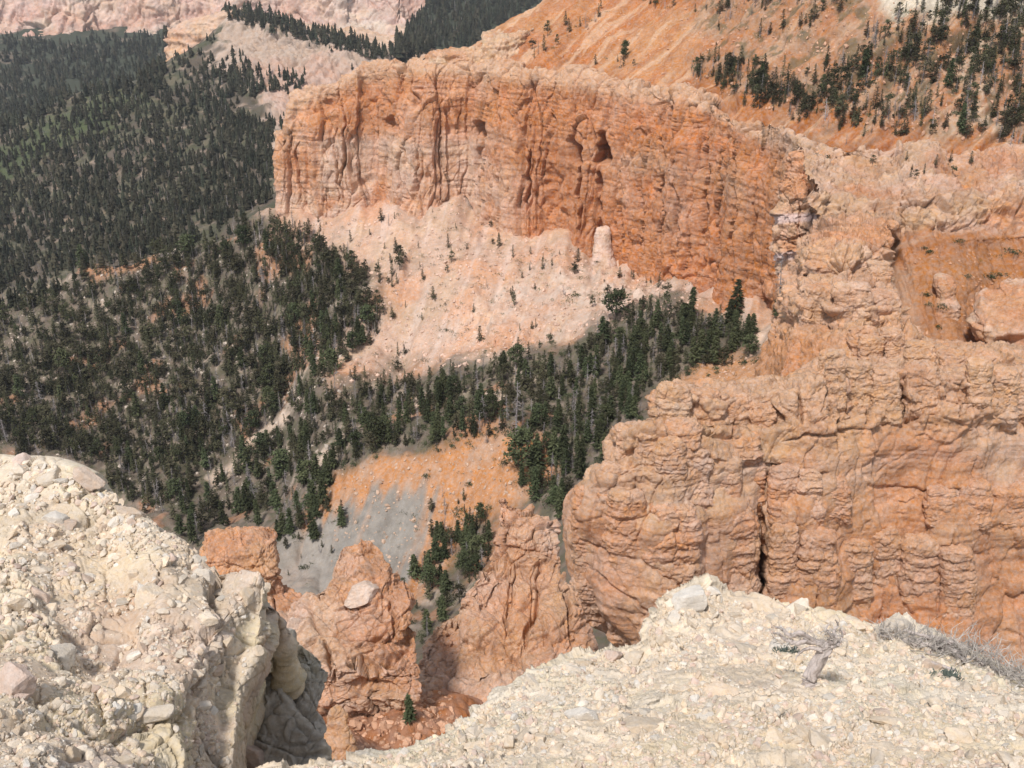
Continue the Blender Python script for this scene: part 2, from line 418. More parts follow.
# low rock outcrops breaking the pale talus
OUT = [(430,330),(470,290),(560,255),(640,262),(700,300),(640,330),(560,345),(470,350)]
m_out = sstep(-5, 14, poly_d(px, py, OUT) + wob * .5)
rr = rock(P, 5.0, .8, .4, .8, .6, .6, seed=3)
P[..., 2] += m_out * rr * 3.0 * sstep(-.15, .2, fbm(P / 16 + 5, 3)) + m_sad * rock(P, 1.7, .4, 0, 1.0, .3, 0, seed=8) * .5
nb = fbm(P / 9, 4); nb2 = fbm(P / 38 + 9, 4); nb3 = fbm(P / 3.5 + 2, 3)
c = mix(np.broadcast_to(SOIL, P.shape), np.array([.24, .19, .15]), sstep(-.05, .3, nb))
c = mix(c, np.array([.46, .36, .28]), sstep(.18, .34, nb2 * .7 + nb * .5) * .8)
c = mix(c, np.array([.085, .095, .050]), sstep(-.05, .15, fbm(P / 4 + 30, 4)) * .5)      # low ground cover
c = mix(c, DEEP * [1, 1.2, 1.4], sstep(.18, .3, fbm(P / 26 + 60, 4)) * .55)
tal = strata_col(P, 9, PINK * [.93, .95, .96], [(PALE, .7), (ORANGE * 1.15, .55)], 4)
tal = mix(tal, np.array([.56, .44, .36]), m_out * .7 * sstep(-.15, .2, nb))
tal = mix(tal, ORANGE * 1.1, sstep(.05, .3, fbm(P * [1 / 26, 1 / 26, 0] + 14, 3)) * .5)
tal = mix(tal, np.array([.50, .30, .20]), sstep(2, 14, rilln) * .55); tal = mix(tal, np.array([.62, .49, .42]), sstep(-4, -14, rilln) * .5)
c = mix(c, np.array([.46, .24, .13]), sstep(-5, 7, poly_d(px, py, [(75,268),(110,256),(150,250),(170,262),(130,276),(95,280)]) + wob * .4) * .8)
c = mix(c, np.array([.60, .50, .42]), sstep(-3, 4, poly_d(px, py, [(145,249),(178,245),(182,256),(150,258)]) + wob * .2))
for pl in ([(205,475),(262,425),(300,395),(305,402),(262,440),(215,485)], [(300,470),(340,430),(350,436),(318,476)], [(395,410),(420,395),(428,400),(405,420)], [(480,405),(500,385),(508,395),(492,420)]):
    c = mix(c, np.array([.58, .45, .35]), sstep(-3, 5, poly_d(px, py, pl) + wob * .35) * .85)
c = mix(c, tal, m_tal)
bk = mix(np.broadcast_to(np.array([.47, .235, .115]), P.shape), GREY * [.82, .82, .82], sstep(-8, 12, poly_d(px, py, [(345,500),(400,485),(440,490),(430,540),(400,600),(300,600),(290,545)]) + wob * .3 + rilln) )
bk = mix(bk, GREY * 1.2, sstep(0, .3, nb) * .3); bk = mix(bk, np.array([.46, .30, .21]), sstep(5, 20, rilln) * .5)
c = mix(c, bk * (1 + .2 * nb3)[..., None], m_bank)
c = mix(c, np.array([.48, .26, .14]), m_bank2)
c = mix(c, np.array([.60, .44, .33]), sstep(-2, 5, poly_d(px, py, [(752,340),(760,325),(800,302),(815,280),(805,325),(770,345)])))
c = mix(c, np.array([.47, .215, .115]), m_sad * (.85 + .15 * nb))
c = mix(c, GREY * [1, .97, .95], sstep(-4, 12, poly_d(px, py, [(270,530),(330,520),(345,600),(320,680),(270,640)])) * .8)
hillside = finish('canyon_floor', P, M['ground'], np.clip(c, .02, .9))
log('terrain')

# ================================================================== main cliff
def wall(name, cols, profile, nv, nu, mat, s, amp, colf, rk={}, carves=(), extra=None, kind='structure', label=None, cat=None):
    """cols: (px_base, y_base, Y_base, px_top, y_top, Y_top[, drop]); profile: (height fraction, setback fraction)"""
    grid = []
    for (h, b) in profile:
        row = []
        for cc in cols:
            B = at(*cc[:3]); Tt = at(*cc[3:6])
            p = lerp(B, Tt, b); p[2] = lerp(B[2], Tt[2], h)
            row.append(p)
        grid.append(row)
    G = loft(grid, nv, nu); N = normals(G)
    d = rock(G, s, **rk)
    G2 = G + N * (d * amp + (beds(G, .30, 2.0) if name == 'cliff' else 0))[..., None]
    G2 = carve(G2, N, carves)
    col = colf(G2, G)
    return finish(name, G2, mat, np.clip(col, .02, .9), kind, label, cat)
PROF = [(-.2, -.15), (-.08, -.06), (0, 0), (.12, .10), (.4, .2), (.7, .3), (.8, .52), (.86, .6), (.95, .68), (1.0, 1.0), (.97, 1.5), (.85, 2.0)]
cols = [(300,200,540,306,150,540),(286,204,510,296,142,510),(277,207,484,280,136,490),(282,208,478,296,134,487),(296,207,476,299,94,488),(330,207,472,335,84,484),(352,208,470,355,70,482),
 (378,192,470,380,62,480),(398,207,455,402,62,472),(430,206,450,432,64,468),(455,178,455,455,64,466),(470,180,455,475,66,462),(490,218,438,492,66,452),(525,236,424,522,68,440),(545,236,424,548,70,436),(576,246,406,576,74,428),
 (600,250,404,604,78,418),(640,262,380,640,84,402),(672,270,362,674,92,384),(705,280,350,702,98,372),(730,290,332,735,118,352),(760,300,322,764,124,340),(785,306,306,786,132,322),(812,310,296,815,148,306),(842,300,292,848,150,298),(870,300,292,880,152,292),(930,300,290,930,150,290)]
def beds(G, amp, th):
    w_ = fbm(G / 45, 2) * 3
    z_ = (G[..., 2] + w_) / th
    return amp * (np.tanh(pn(np.stack([z_ * 0 + G[..., 0] * .01, z_ * 0, z_], -1)) * 4) * .6 + .5 * pn(np.stack([G[..., 0] * .02, z_ * 0 + 4, z_ * 2.7], -1))) * sstep(-.35, .25, fbm(G / 16 + 3, 3))
def col_main(G2, G):
    X_, Y_ = proj(G); Pz = G2
    c = strata_col(G2, 7, ORANGE * [1.0, .95, .9], [(DEEP * 1.15, .75), (PALE, .35), (PINK, .25)], 2)
    low_left = sstep(60, 0, np.abs(X_ - 400) - 70) * sstep(120, 150, Y_) + sstep(320, 300, X_) * .6
    c = mix(c, strata_col(G2, 5, PALE * [1, .95, .93], [(PINK, .6), (ORANGE * 1.2, .5)], 6), np.clip(low_left, 0, .85) * sstep(-.35, .15, fbm(G2 / 18, 3) + .12))
    c = mix(c, DEEP * [1.08, 1.12, 1.1], sstep(505, 540, X_) * sstep(640, 600, X_) * .55)
    top = sstep(22, 6, (Y_ - np.interp(X_, [280, 300, 350, 400, 500, 640, 700, 740, 800, 850], [134, 96, 72, 62, 66, 84, 95, 118, 140, 150])))
    c = mix(c, BUFF * [1.08, 1.0, .95], np.clip(top * (.75 + .5 * fbm(G2 / 6, 2)), 0, .85))
    r = sstep(770, 800, X_)
    c = mix(c, strata_col(G2, 5, BUFF * [1.05, .98, .95], [(ORANGE * 1.1, .8), (LILAC, .35)], 9), r * .85)
    for yb in (221, 256):
        c = mix(c, LILAC * 1.2, r * sstep(7, 3, np.abs(Y_ - yb - 4 * pn(G2 / 8))) * .6)
    return c
CAV = [(574,143,577,160,6.5,16),(578,163,577,236,2.6,5),(603,148,604,157,7.5,15),(602,135,603,144,4,7),(598,172,599,190,3.6,5),(599,195,599,246,2.2,3.5),
 (480,124,481,131,5.5,10),(479,134,478,172,2.6,3.5),(390,123,393,129,5.5,4.5),(397,150,397,190,2.2,4),(342,100,344,205,1.7,4),(335,140,337,205,1.3,3),
 (707,140,708,190,2.4,7),(706,190,703,238,2.6,7),(530,150,529,225,2.4,5),(550,165,553,222,9,3.5),(676,180,677,245,1.5,3),(842,238,826,262,3.5,6),(797,140,799,235,1.5,3),
 (299,140,298,205,1.3,3),(640,150,641,250,1.4,3),(662,130,660,260,1.4,3),(735,140,733,285,1.5,3),(755,180,752,290,1.4,2.5),(440,110,441,205,1.3,3),(415,140,416,200,1.3,2.5),(620,170,622,255,1.4,3),(720,150,719,280,1.3,3)]
wall('cliff', cols, PROF, 420, 1200, M['cliff'], 5.0, 3.0, col_main, dict(strata=.15, flute=1.25, block=.12, rough=.18, crack=.9, col=.95, tilt=1.1, zs=.05), CAV)
log('cliff')

# stepped ledges on the left part of the plateau
def col_ledge(G2, G): return strata_col(G2, 3, BUFF * [1.1, 1.02, .98], [(ORANGE, .6), (CREAM * .9, .5)], 4)
P2 = [(-.6, -.2), (0, 0), (.5, .15), (.9, .3), (1, .9), (.9, 3), (.4, 6)]
wall('upper_ledge', [(426,66,500,430,54,502),(431,66,470,433,52,474),(455,64,468,458,51,474),(478,60,465,481,47,474),(484,58,462,484,38,474),(508,54,462,512,34,474),(526,50,470,530,30,478),(534,52,490,540,34,500)],
     P2, 110, 260, M['cliff'], 3.4, 1.6, col_ledge, dict(strata=.8, flute=.8, block=.8, rough=.5, crack=.5))

# ------------------------------------------------------------------ slope above the cliff
ux = [425, 470, 520, 600, 680, 740, 800, 860, 920, 1000, 1080, 1180]
yr = [66, 68, 70, 78, 96, 120, 140, 150, 152, 158, 160, 165]
Yr = [474, 466, 444, 424, 386, 350, 322, 300, 290, 284, 280, 275]
rows = []
for k, (fy, gY, dzz) in enumerate([(0, 0, -12), (0, 4, -.5), (.33, 22, 0), (.66, 44, 0), (1.0, 66, 0), (1.35, 90, 0), (1.7, 125, 0)]):
    row = []
    for i, x in enumerate(ux):
        tgt = [60, 52, 36, 2, -8, -10, -10, -10, -10, -10, -10, -10][i]
        y = yr[i] + (tgt - yr[i]) * fy
        Yv = Yr[i] + gY * (.5 if i < 3 else 1)
        p = at(x, y, Yv); p[2] += dzz
        row.append(p)
    rows.append(row)
G = loft(rows, 330, 900); N = normals(G); X_, Y_ = proj(G)
G = G + N * (fbm(G / 22, 4) * 5 + fbm(G / 4, 3) * .9 + 2.2 * pn(np.stack([(X_ + Y_) * .045, (X_ - Y_) * .006, X_ * 0 + 2], -1)) - 4.2 * np.clip(ridge(np.stack([X_ * .03 + Y_ * .03, Y_ * .008, X_ * 0], -1), 3) - .3, 0, 1))[..., None]
nb = fbm(G / 10, 4); nb2 = fbm(G / 30 + 3, 3)
c = strata_col(G, 9, np.array([.40, .170, .075]), [(np.array([.47, .25, .13]), .7), (np.array([.40, .165, .08]), .5)], 5)
rl2 = pn(np.stack([(X_ + Y_) * .09, (X_ - Y_) * .008, X_ * 0], -1)) + .6 * pn(np.stack([(X_ + Y_) * .22, (X_ - Y_) * .02, X_ * 0 + 4], -1))
c = mix(c, np.array([.56, .36, .23]), sstep(.05, .5, rl2) * .7); c = mix(c, np.array([.36, .135, .06]), sstep(-.1, -.6, rl2) * .5)
right = poly_d(X_, Y_, [(640,-60),(1200,-60),(1200,170),(900,140),(820,120),(700,90),(690,40)])
c = mix(c, np.array([.36, .235, .155]), sstep(-10, 30, right + nb * 50) * (.35 + .4 * sstep(-.1, .2, nb)))
c = mix(c, np.array([.09, .095, .055]), sstep(0, 30, right) * sstep(.02, .2, fbm(G / 7 + 8, 4)) * .6)
c = mix(c, np.array([.62, .55, .44]), sstep(-14, 10, poly_d(X_, Y_, [(860,-30),(1100,-30),(1100,5),(980,14),(900,18)]) + nb * 25) * .9)
c = mix(c, np.array([.56, .42, .30]), sstep(.1, .22, fbm(G / 12 + 21, 4)) * sstep(900, 1000, X_) * .8)
finish('upper_slope', G, M['ground'], np.clip(c, .02, .9))
log('upper')

# ------------------------------------------------------------------ terraces on the right: pink slope, banded ledge, orange basin
tx = [826, 850, 880, 920, 960, 1000, 1050, 1120, 1200]
rws = []
spec = [  # y at left, y at right, Y left, Y right, extra z
 (390, 400, 196, 200, -12), (372, 385, 200, 205, 0), (340, 345, 210, 213, 0), (300, 295, 222, 225, 0), (262, 248, 234, 238, 0), (250, 234, 238, 240, 0),
 (244, 228, 242, 243, 0), (222, 210, 246, 247, 0), (200, 190, 250, 252, 0), (194, 184, 256, 258, 0), (172, 168, 272, 270, 0), (150, 150, 288, 284, 0), (140, 142, 296, 292, -3)]
for (yl, yR2, Yl, YR2, ez) in spec:
    row = []
    for x in tx:
        t = min(max((x - 840) / 180, 0), 1)
        if x == 826: x += 13 * math.sin(yl * .21) + 6 * math.sin(yl * .53) - (10 if yl < 200 else 0)
        p = at(x, lerp(yl, yR2, t) + (6 * math.sin(x * .06) if yl < 245 else 0), lerp(Yl, YR2, t) + 3 * math.sin(x * .045)); p[2] += ez; row.append(p)
    rws.append(row)
G = loft(rws, 420, 640); N = normals(G); X_, Y_ = proj(G)
band = sstep(0, 8, poly_d(X_, Y_, [(800,262),(800,180),(850,192),(900,192),(960,190),(1030,180),(1210,176),(1210,232),(1000,240),(930,232),(880,246),(840,262)]))
G2 = G + N * ((rock(G, 4.0, .9, .6, 1.0, .3, .8, seed=2) * 2.6) * (.16 + .84 * band + .34 * sstep(198, 188, Y_)) + rock(G, 7, .3, 1.0, .3, .2, .9, seed=12, col=.6) * 2.0 * sstep(200, 186, Y_) - 2.0 * (1 - band) * np.clip(ridge(np.stack([X_ * .03 - Y_ * .01, Y_ * .006, X_ * 0], -1), 3) - .3, 0, 1) + fbm(G / 12, 4) * 1.6)[..., None]
c = strata_col(G, 8, np.array([.42, .195, .095]), [(np.array([.48, .27, .155]), .6)], 7)
c = mix(c, strata_col(G, 4, BUFF * [1.08, 1, .97], [(ORANGE * 1.15, .6), (LILAC, .3)], 3), band * .9)
c = mix(c, strata_col(G, 5, PINK * [1.0, .84, .76], [(ORANGE * 1.05, .9), (BUFF, .6), (PALE, .4)], 8), sstep(200, 186, Y_))
c = mix(c, np.array([.60, .46, .36]), sstep(4, 0, np.abs(Y_ - 243 + (X_ - 900) * .25 + 4 * pn(G / 5))) * sstep(870, 885, X_) * sstep(950, 925, X_) * .35)
c = mix(c, np.array([.52, .36, .26]), sstep(-6, 8, poly_d(X_, Y_, [(885,262),(912,262),(925,340),(900,365),(880,330)])) * .45)
finish('cliff_terrace', G2, M['cliff'], np.clip(c, .02, .9))
log('terrace')

# ------------------------------------------------------------------ rounded headland of layered rock (nose)
def sil_sheet(rows_, nseg, back):
    """rows_: (y, xl, xr, Y, bulge): a rounded body seen in the photo between xl and xr at height y; its middle comes forward by bulge"""
    out = []
    for (y, xl, xr, Yc, bl, ez) in rows_:
        row = []
        for k in range(nseg):
            t = k / (nseg - 1); a = math.pi * t
            x = lerp(xl, xr, .5 - .5 * math.cos(a) if 0 else t)
            p = at(x, y, Yc + bl * (1 - math.sin(a) ** .6)); p[2] += ez
            row.append(p)
        lft = row[0] * 1.0; lft = lft + np.array([2.0, back, -6]); rgt = row[-1] + np.array([-2.0, back, -6])
        out.append([lft] + row + [rgt])
    return out
nose = sil_sheet([(440, 772, 905, 147, 8, -8), (414, 768, 915, 148, 12, 0), (388, 771, 925, 149, 14, 0), (364, 779, 926, 150, 14, 0), (345, 786, 918, 152, 14, 0), (332, 792, 908, 155, 14, 0), (327, 796, 904, 161, 14, 0),
                  (306, 799, 900, 163, 13, 0), (288, 802, 893, 165, 13, 0), (281, 807, 888, 169, 12, 0), (277, 810, 886, 175, 12, 0), (262, 812, 884, 177, 10, 0), (246, 818, 884, 180, 9, 0), (238, 826, 886, 187, 9, -.2), (230, 832, 890, 200, 9, 0), (222, 838, 894, 222, 9, 0), (216, 842, 900, 244, 9, -4)], 9, 20)
G = loft(nose, 330, 420); N = normals(G); X_, Y_ = proj(G)
G2 = G + N * (rock(G, 3.6, .9, .5, 1.0, .25, .9, seed=5, tilt=1.1) * (2.3 * np.clip(.35 + .7 * sstep(350, 320, Y_) + sstep(840, 870, X_), 0, 1)) + rock(G, 1.3, .5, .3, .8, .5, .5, seed=2) * .45)[..., None]
G2 = carve(G2, N, [(869,318,870,362,4.0,5),(822,300,850,298,2.0,1.5),(812,330,866,322,2.0,2),(876,345,890,360,5,3),(852,270,880,262,3,2),(903,290,906,345,3,2.5)])
c = strata_col(G, 4, BUFF * [1.1, .96, .9], [(ORANGE * 1.15, .75), (PINK, .4)], 5)
c = mix(c, np.array([.52, .26, .13]), sstep(320, 345, Y_) * sstep(850, 825, X_) * .9)
finish('cliff_headland', G2, M['butte'], np.clip(c, .02, .9))

# ------------------------------------------------------------------ butte wall that fills the right of the picture
bx = [640, 668, 700, 735, 762, 790, 820, 860, 900, 950, 1000, 1060, 1130, 1200]
br = [ # edge px, yL, yR, YL, YR, z
 (700, 780, 800, 104, 112, -6), (655, 700, 725, 106, 115, 0), (630, 650, 660, 109, 118, 0), (592, 604, 605, 112, 122, 0), (574, 562, 555, 114, 125, 0), (568, 522, 512, 115, 127, 0),
 (578, 490, 472, 117, 129, 0), (598, 470, 448, 118, 130, 0), (611, 455, 432, 119, 130.5, 0), (613, 432, 416, 120, 131, 0), (620, 427, 411, 121.5, 131.5, 0), (650, 424, 408, 123, 132, 0), (655, 416, 402, 123.6, 132.2, 0), (655, 400, 384, 124, 132.5, 0),
 (660, 391, 370, 125.5, 134, 0), (662, 387, 367, 129, 138, 0), (666, 385, 364, 133, 147, 0), (668, 384, 356, 136, 150, -1.0), (672, 384, 351, 139, 166, -3), (676, 384, 347, 142, 186, -9), (684, 384, 342, 147, 212, -18)]
rws = []
for k, (e, yl, yR2, Yl, YR2, ez) in enumerate(br):
    row = []
    p = at(e + 6, yl, Yl + 30); p[2] += ez - 4; row.append(p)
    p = at(e, yl, Yl + 3.5); p[2] += ez; row.append(p)
    for i, x in enumerate(bx):
        x2 = e + (x - 568) * (1200 - e) / (1200 - 568)
        t = float(sstep(755, 835, x2)) if yl < 450 else float(sstep(650, 1000, x2))
        y = lerp(yl, yR2, t)
        if yl < 410: y += [0, -2, 3, 8, 12, 20, 10, -4, 3, -3, 7, 2, 10, 10][i] * (1 if k < 14 else .5)
        Yv = lerp(Yl, YR2, float(sstep(600, 1050, x2)))
        Yv += 1.3 * math.sin(x2 * .043 + 1) + (1.5 if 750 < x2 < 775 and yl > 480 else 0)
        p = at(x2, y, Yv); p[2] += ez * (1 - float(sstep(780, 850, x2))) if k > 13 else ez; row.append(p)
    rws.append(row)
G = loft(rws, 600, 740); N = normals(G); X_, Y_ = proj(G)
topb = sstep(450, 410, Y_ + 12 * pn(G / 6)) + sstep(500, 470, Y_) * sstep(720, 640, X_)
topb = np.clip(topb, 0, 1); mid = sstep(560, 440, Y_)
low = 1 - topb
d = rock(G, 3.4, .7, .4, 1.0, .22, .8, seed=6, tilt=1.0) * (1.7 * topb) + (fbm(G / 11, 3) * 2.2 + rock(G, 6.0, .35, .3, .4, .2, .9, seed=9, col=.7, tilt=.9) * 1.25) * low
d += rock(G, 6.0, .3, .3, .3, .2, .9, seed=9, col=.4, tilt=1.0) * .7 * topb + beds(G, .22, 1.3) + rock(G, 1.4, .3, .2, .8, .25, .4, seed=4, tilt=1.0) * (.20 + .16 * topb)
G2 = G + N * d[..., None]
G2 = carve(G2, N, [(765,530,763,552,2.4,7),(763,550,763,574,2.6,7),(763,572,761,596,2.8,7),(761,594,758,616,3.0,7),(759,505,765,528,2.6,4),(907,418,910,422,9,4),(903,375,902,420,1.8,3),(842,420,840,440,3,2),(700,432,760,447,4.5,1.3),(690,458,800,472,4.0,1.0),
  (578,540,640,560,2.2,.7),(640,560,705,605,2.0,.8),(590,572,662,622,2.2,.7),(642,470,604,545,1.8,.7),(665,470,630,560,1.8,.6),(790,482,830,474,5,1.5),(870,488,1000,498,5,1.3),(880,545,915,620,2.2,1.5),(955,530,935,620,2.2,1.5),(820,560,815,620,2.0,1.4),
  (655,400,658,425,2,2),(735,415,737,470,1.8,1.8),(700,400,702,440,1.6,1.5),(830,372,832,420,2.0,2.5),(868,380,870,430,1.6,2.2),(800,385,802,425,1.6,2),(925,378,927,418,1.5,1.8),(960,380,962,420,1.5,1.8),(985,378,986,415,1.5,1.8),(615,458,680,440,2.2,1.6),(780,440,870,430,2.0,1.3),(870,545,1000,555,2.5,.5)])
c = strata_col(G, 4.5, np.array([.52, .29, .18]), [(BUFF * [1.05, .97, .9], .75), (ORANGE * 1.1, .7), (PALE, .45)], 3)
c = mix(c, strata_col(G, 3, BUFF * [1.12, 1, .93], [(PALE, .5), (ORANGE * 1.2, .5)], 2), topb * .65)
c = mix(c, ORANGE * [1.05, 1.05, 1.05], sstep(820, 980, X_) * sstep(420, 480, Y_) * sstep(-.2, .2, fbm(G / 8, 3)) * .5)
c = mix(c, LILAC * [.95, 1, 1.0], sstep(10, 2, np.abs(Y_ - 458 + 14 * pn(G / 9))) * sstep(780, 840, X_) * .12)
finish('rock_wall', G2, M['butte'], np.clip(c, .02, .9))
log('butte')
#@@FAR
# ================================================================== far country
# forested slope beyond the ridge
def far_sheet(name, rows_, nv, nu, amp, colf, mat, s=25, relief=None):
    G = loft([[at(*q) if len(q) == 3 else at(*q[:3]) + np.array([0, 0, q[3]]) for q in r] for r in rows_], nv, nu); N = normals(G)
    X_, Y_ = proj(G)
    G2 = G + N * (fbm(G / s, 5) * amp)[..., None]
    if relief is not None: G2 = G2 + N * relief(G, X_, Y_)[..., None]
    return finish(name, G2, mat, np.clip(colf(G2, X_, Y_), .02, .9))
def col_for(G, X_, Y_):
    nb = fbm(G / 40, 4); nb2 = fbm(G / 14 + 7, 4)
    c = mix(np.broadcast_to(np.array([.13, .105, .08]), G.shape), np.array([.42, .31, .24]), sstep(.05, .3, nb2 + nb * .4) * .55)
    c = mix(c, np.array([.07, .085, .045]), sstep(-.1, .15, nb) * .6)
    c = mix(c, np.array([.085, .11, .05]), sstep(-14, 8, poly_d(X_, Y_, [(0,165),(30,130),(90,92),(130,85),(140,100),(100,125),(40,160),(0,190)]) + nb * 20) * .7)
    c = mix(c, np.array([.50, .38, .30]), sstep(-12, 10, poly_d(X_, Y_, [(225,20),(290,30),(400,55),(400,130),(280,150),(262,100),(250,80),(215,70)]) + nb2 * 30) * .95)
    c = mix(c, np.array([.55, .36, .28]), sstep(-10, 10, poly_d(X_, Y_, [(250,70),(330,60),(400,90),(400,140),(280,120)]) + nb2 * 20) * .7)
    return c
far_sheet('forested_hillside', [
 [(-150,340,640),(0,300,650),(100,275,650),(200,262,650),(300,240,640),(400,200,640)],
 [(-150,300,700),(0,270,740),(100,240,740),(200,220,740),(300,200,720),(400,180,720)],
 [(-150,240,860),(0,215,880),(100,190,880),(200,175,860),(290,160,850),(400,150,850)],
 [(-150,190,980),(0,165,1000),(80,130,1020),(160,125,1000),(280,115,980),(400,110,960)],
 [(-150,160,1080),(0,135,1090),(80,97,1130),(160,88,1120),(280,82,1090),(400,80,1060)],
 [(-150,155,1120,-12),(0,132,1130,-8),(80,95,1160,-4),(170,74,1180),(290,55,1140),(400,68,1110)],
 [(-150,155,1200,-60),(0,132,1200,-60),(80,95,1220,-50),(190,50,1230),(300,40,1180),(400,56,1160)],
 [(-150,155,1300,-90),(0,132,1300,-90),(90,95,1300,-80),(215,30,1290),(310,34,1210),(410,53,1200)],
 [(-150,155,1400,-120),(0,132,1400,-120),(90,95,1400,-120),(225,22,1330),(320,32,1240,-10),(410,52,1240,-10)]], 420, 700, 16, col_for, M['far'], 60, relief=lambda G, X_, Y_: sstep(-10, 15, poly_d(X_, Y_, [(215,20),(290,25),(400,55),(400,140),(280,140),(245,90)])) * (rock(G, 16, .6, 1.0, .4, .3, .5, seed=3, col=.5) * 13))
#pale bluff at the head of that slope
def col_bl(G2, G): return strata_col(G2, 14, PALE * [1, .96, .92], [(BUFF, .6), (PINK, .6), (ORANGE * 1.1, .35)], 5)
wall('cliff_bluff', [(205,30,1450,206,24,1450),(172,62,1330,170,30,1345),(168,76,1270,168,34,1300),(180,76,1262,178,26,1290),(196,74,1255,196,20,1285),(210,68,1250,212,16,1280),(228,60,1250,230,13,1275),(250,44,1245,252,16,1270),(270,38,1235,272,20,1262),(290,36,1225,292,26,1250),(330,44,1200,335,38,1230),(380,58,1190,385,50,1215),(420,66,1180,425,58,1200)],
     [(-.5, -.4), (0, 0), (.3, .2), (.45, .5), (.8, .65), (1, 1), (.95, 2.5), (.4, 5)], 150, 420, M['far'], 11, 6, col_bl, dict(strata=.8, flute=.9, block=.4, rough=.4, crack=.6))
# dark wood behind and the tree-covered ridge
def col_dark(G, X_, Y_):
    return mix(np.broadcast_to(np.array([.06, .066, .045]), G.shape), np.array([.16, .13, .10]), sstep(.1, .35, fbm(G / 60, 4)))
far_sheet('wooded_ridge', [
 [(215,20,1350,-40),(300,45,1300,-40),(400,70,1280,-40),(500,80,1260,-40),(620,80,1260,-40),(700,80,1260,-40)],
 [(220,12,1360),(300,36,1310),(400,60,1290),(500,66,1270),(620,70,1270),(700,70,1270)],
 [(228,8,1420),(300,28,1400),(400,50,1400),(500,40,1400),(620,40,1400),(700,40,1400)],
 [(228,8,1500,-30),(300,28,1500,-30),(395,45,1500,-10),(430,22,1550),(620,18,1600),(700,18,1600)],
 [(228,8,1700,-130),(300,28,1700,-130),(395,40,1700,-80),(440,0,1760),(620,0,1800),(700,0,1800)],
 [(228,8,1900,-200),(300,28,1900,-200),(395,40,1900,-150),(445,-20,2000),(620,-20,2050),(700,-20,2050)]], 200, 420, 10, col_dark, M['ground'], 70)
# far valley
far_sheet('valley_floor', [
 [(-250,190,1300,-60),(-50,180,1300,-60),(60,150,1300,-60),(170,110,1300,-60),(260,90,1350,-100)],
 [(-250,150,1450),(-50,140,1450),(60,115,1450),(170,90,1450),(260,60,1500,-60)],
 [(-250,110,1700),(-50,100,1700),(60,85,1700),(170,75,1700),(260,40,1700,-60)],
 [(-250,60,1980),(-50,56,1980),(60,56,1980),(170,48,1980),(260,30,1980,-60)],
 [(-250,40,2150),(-50,38,2150),(60,38,2150),(170,34,2150),(260,24,2150)],
 [(-250,30,2300),(-50,28,2300),(60,28,2300),(170,24,2300),(260,18,2300)]], 200, 360, 18, col_dark, M['ground'], 90)
def col_far(G2, G):
    X_, Y_ = proj(G)
    c = strata_col(G2, 26, np.array([.58, .40, .34]), [(PALE, .8), (np.array([.50, .29, .22]), .6), (WHITE * .92, .5)], 3)
    return c
fc = []
for x, yb, yt in [(-260,66,-30),(-120,60,-30),(-40,56,-34),(10,50,-36),(60,44,-38),(110,50,-36),(150,40,-36),(190,44,-34),(240,32,-34),(280,38,-36),(330,34,-32),(370,30,-32),(400,34,-26),(412,34,-22),(430,30,-18),(470,28,-18)]:
    k = 1 if x in (-40, 60, 150, 240, 330, 400) else 0
    fc.append((x, yb, 2200 - 40 * k, x, yt, 2340 - 20 * k))
wall('far_cliff', fc, [(-.6, -.6), (0, 0), (.15, .3), (.3, .5), (.7, .7), (1, 1), (1, 2)], 220, 760, M['far'], 24, 15, col_far, dict(strata=.15, flute=1.3, block=.2, rough=.4, crack=.7, col=.8))
# country beyond the frame so that light and a shifted view find ground everywhere
g = np.array([[(-6000, -500, -300), (-6000, 7000, -260)], [(6000, -500, -300), (6000, 7000, -260)]], float)
me = mesh_np('distant_ground', np.array([(-6000, 60, -330), (6000, 60, -330), (6000, 9000, -330), (-6000, 9000, -330)]), np.array([[0, 1, 2, 3]]), M['ground'], np.tile(SOIL, (4, 1)))
tag(link('distant_ground', me), kind='structure')
log('far')

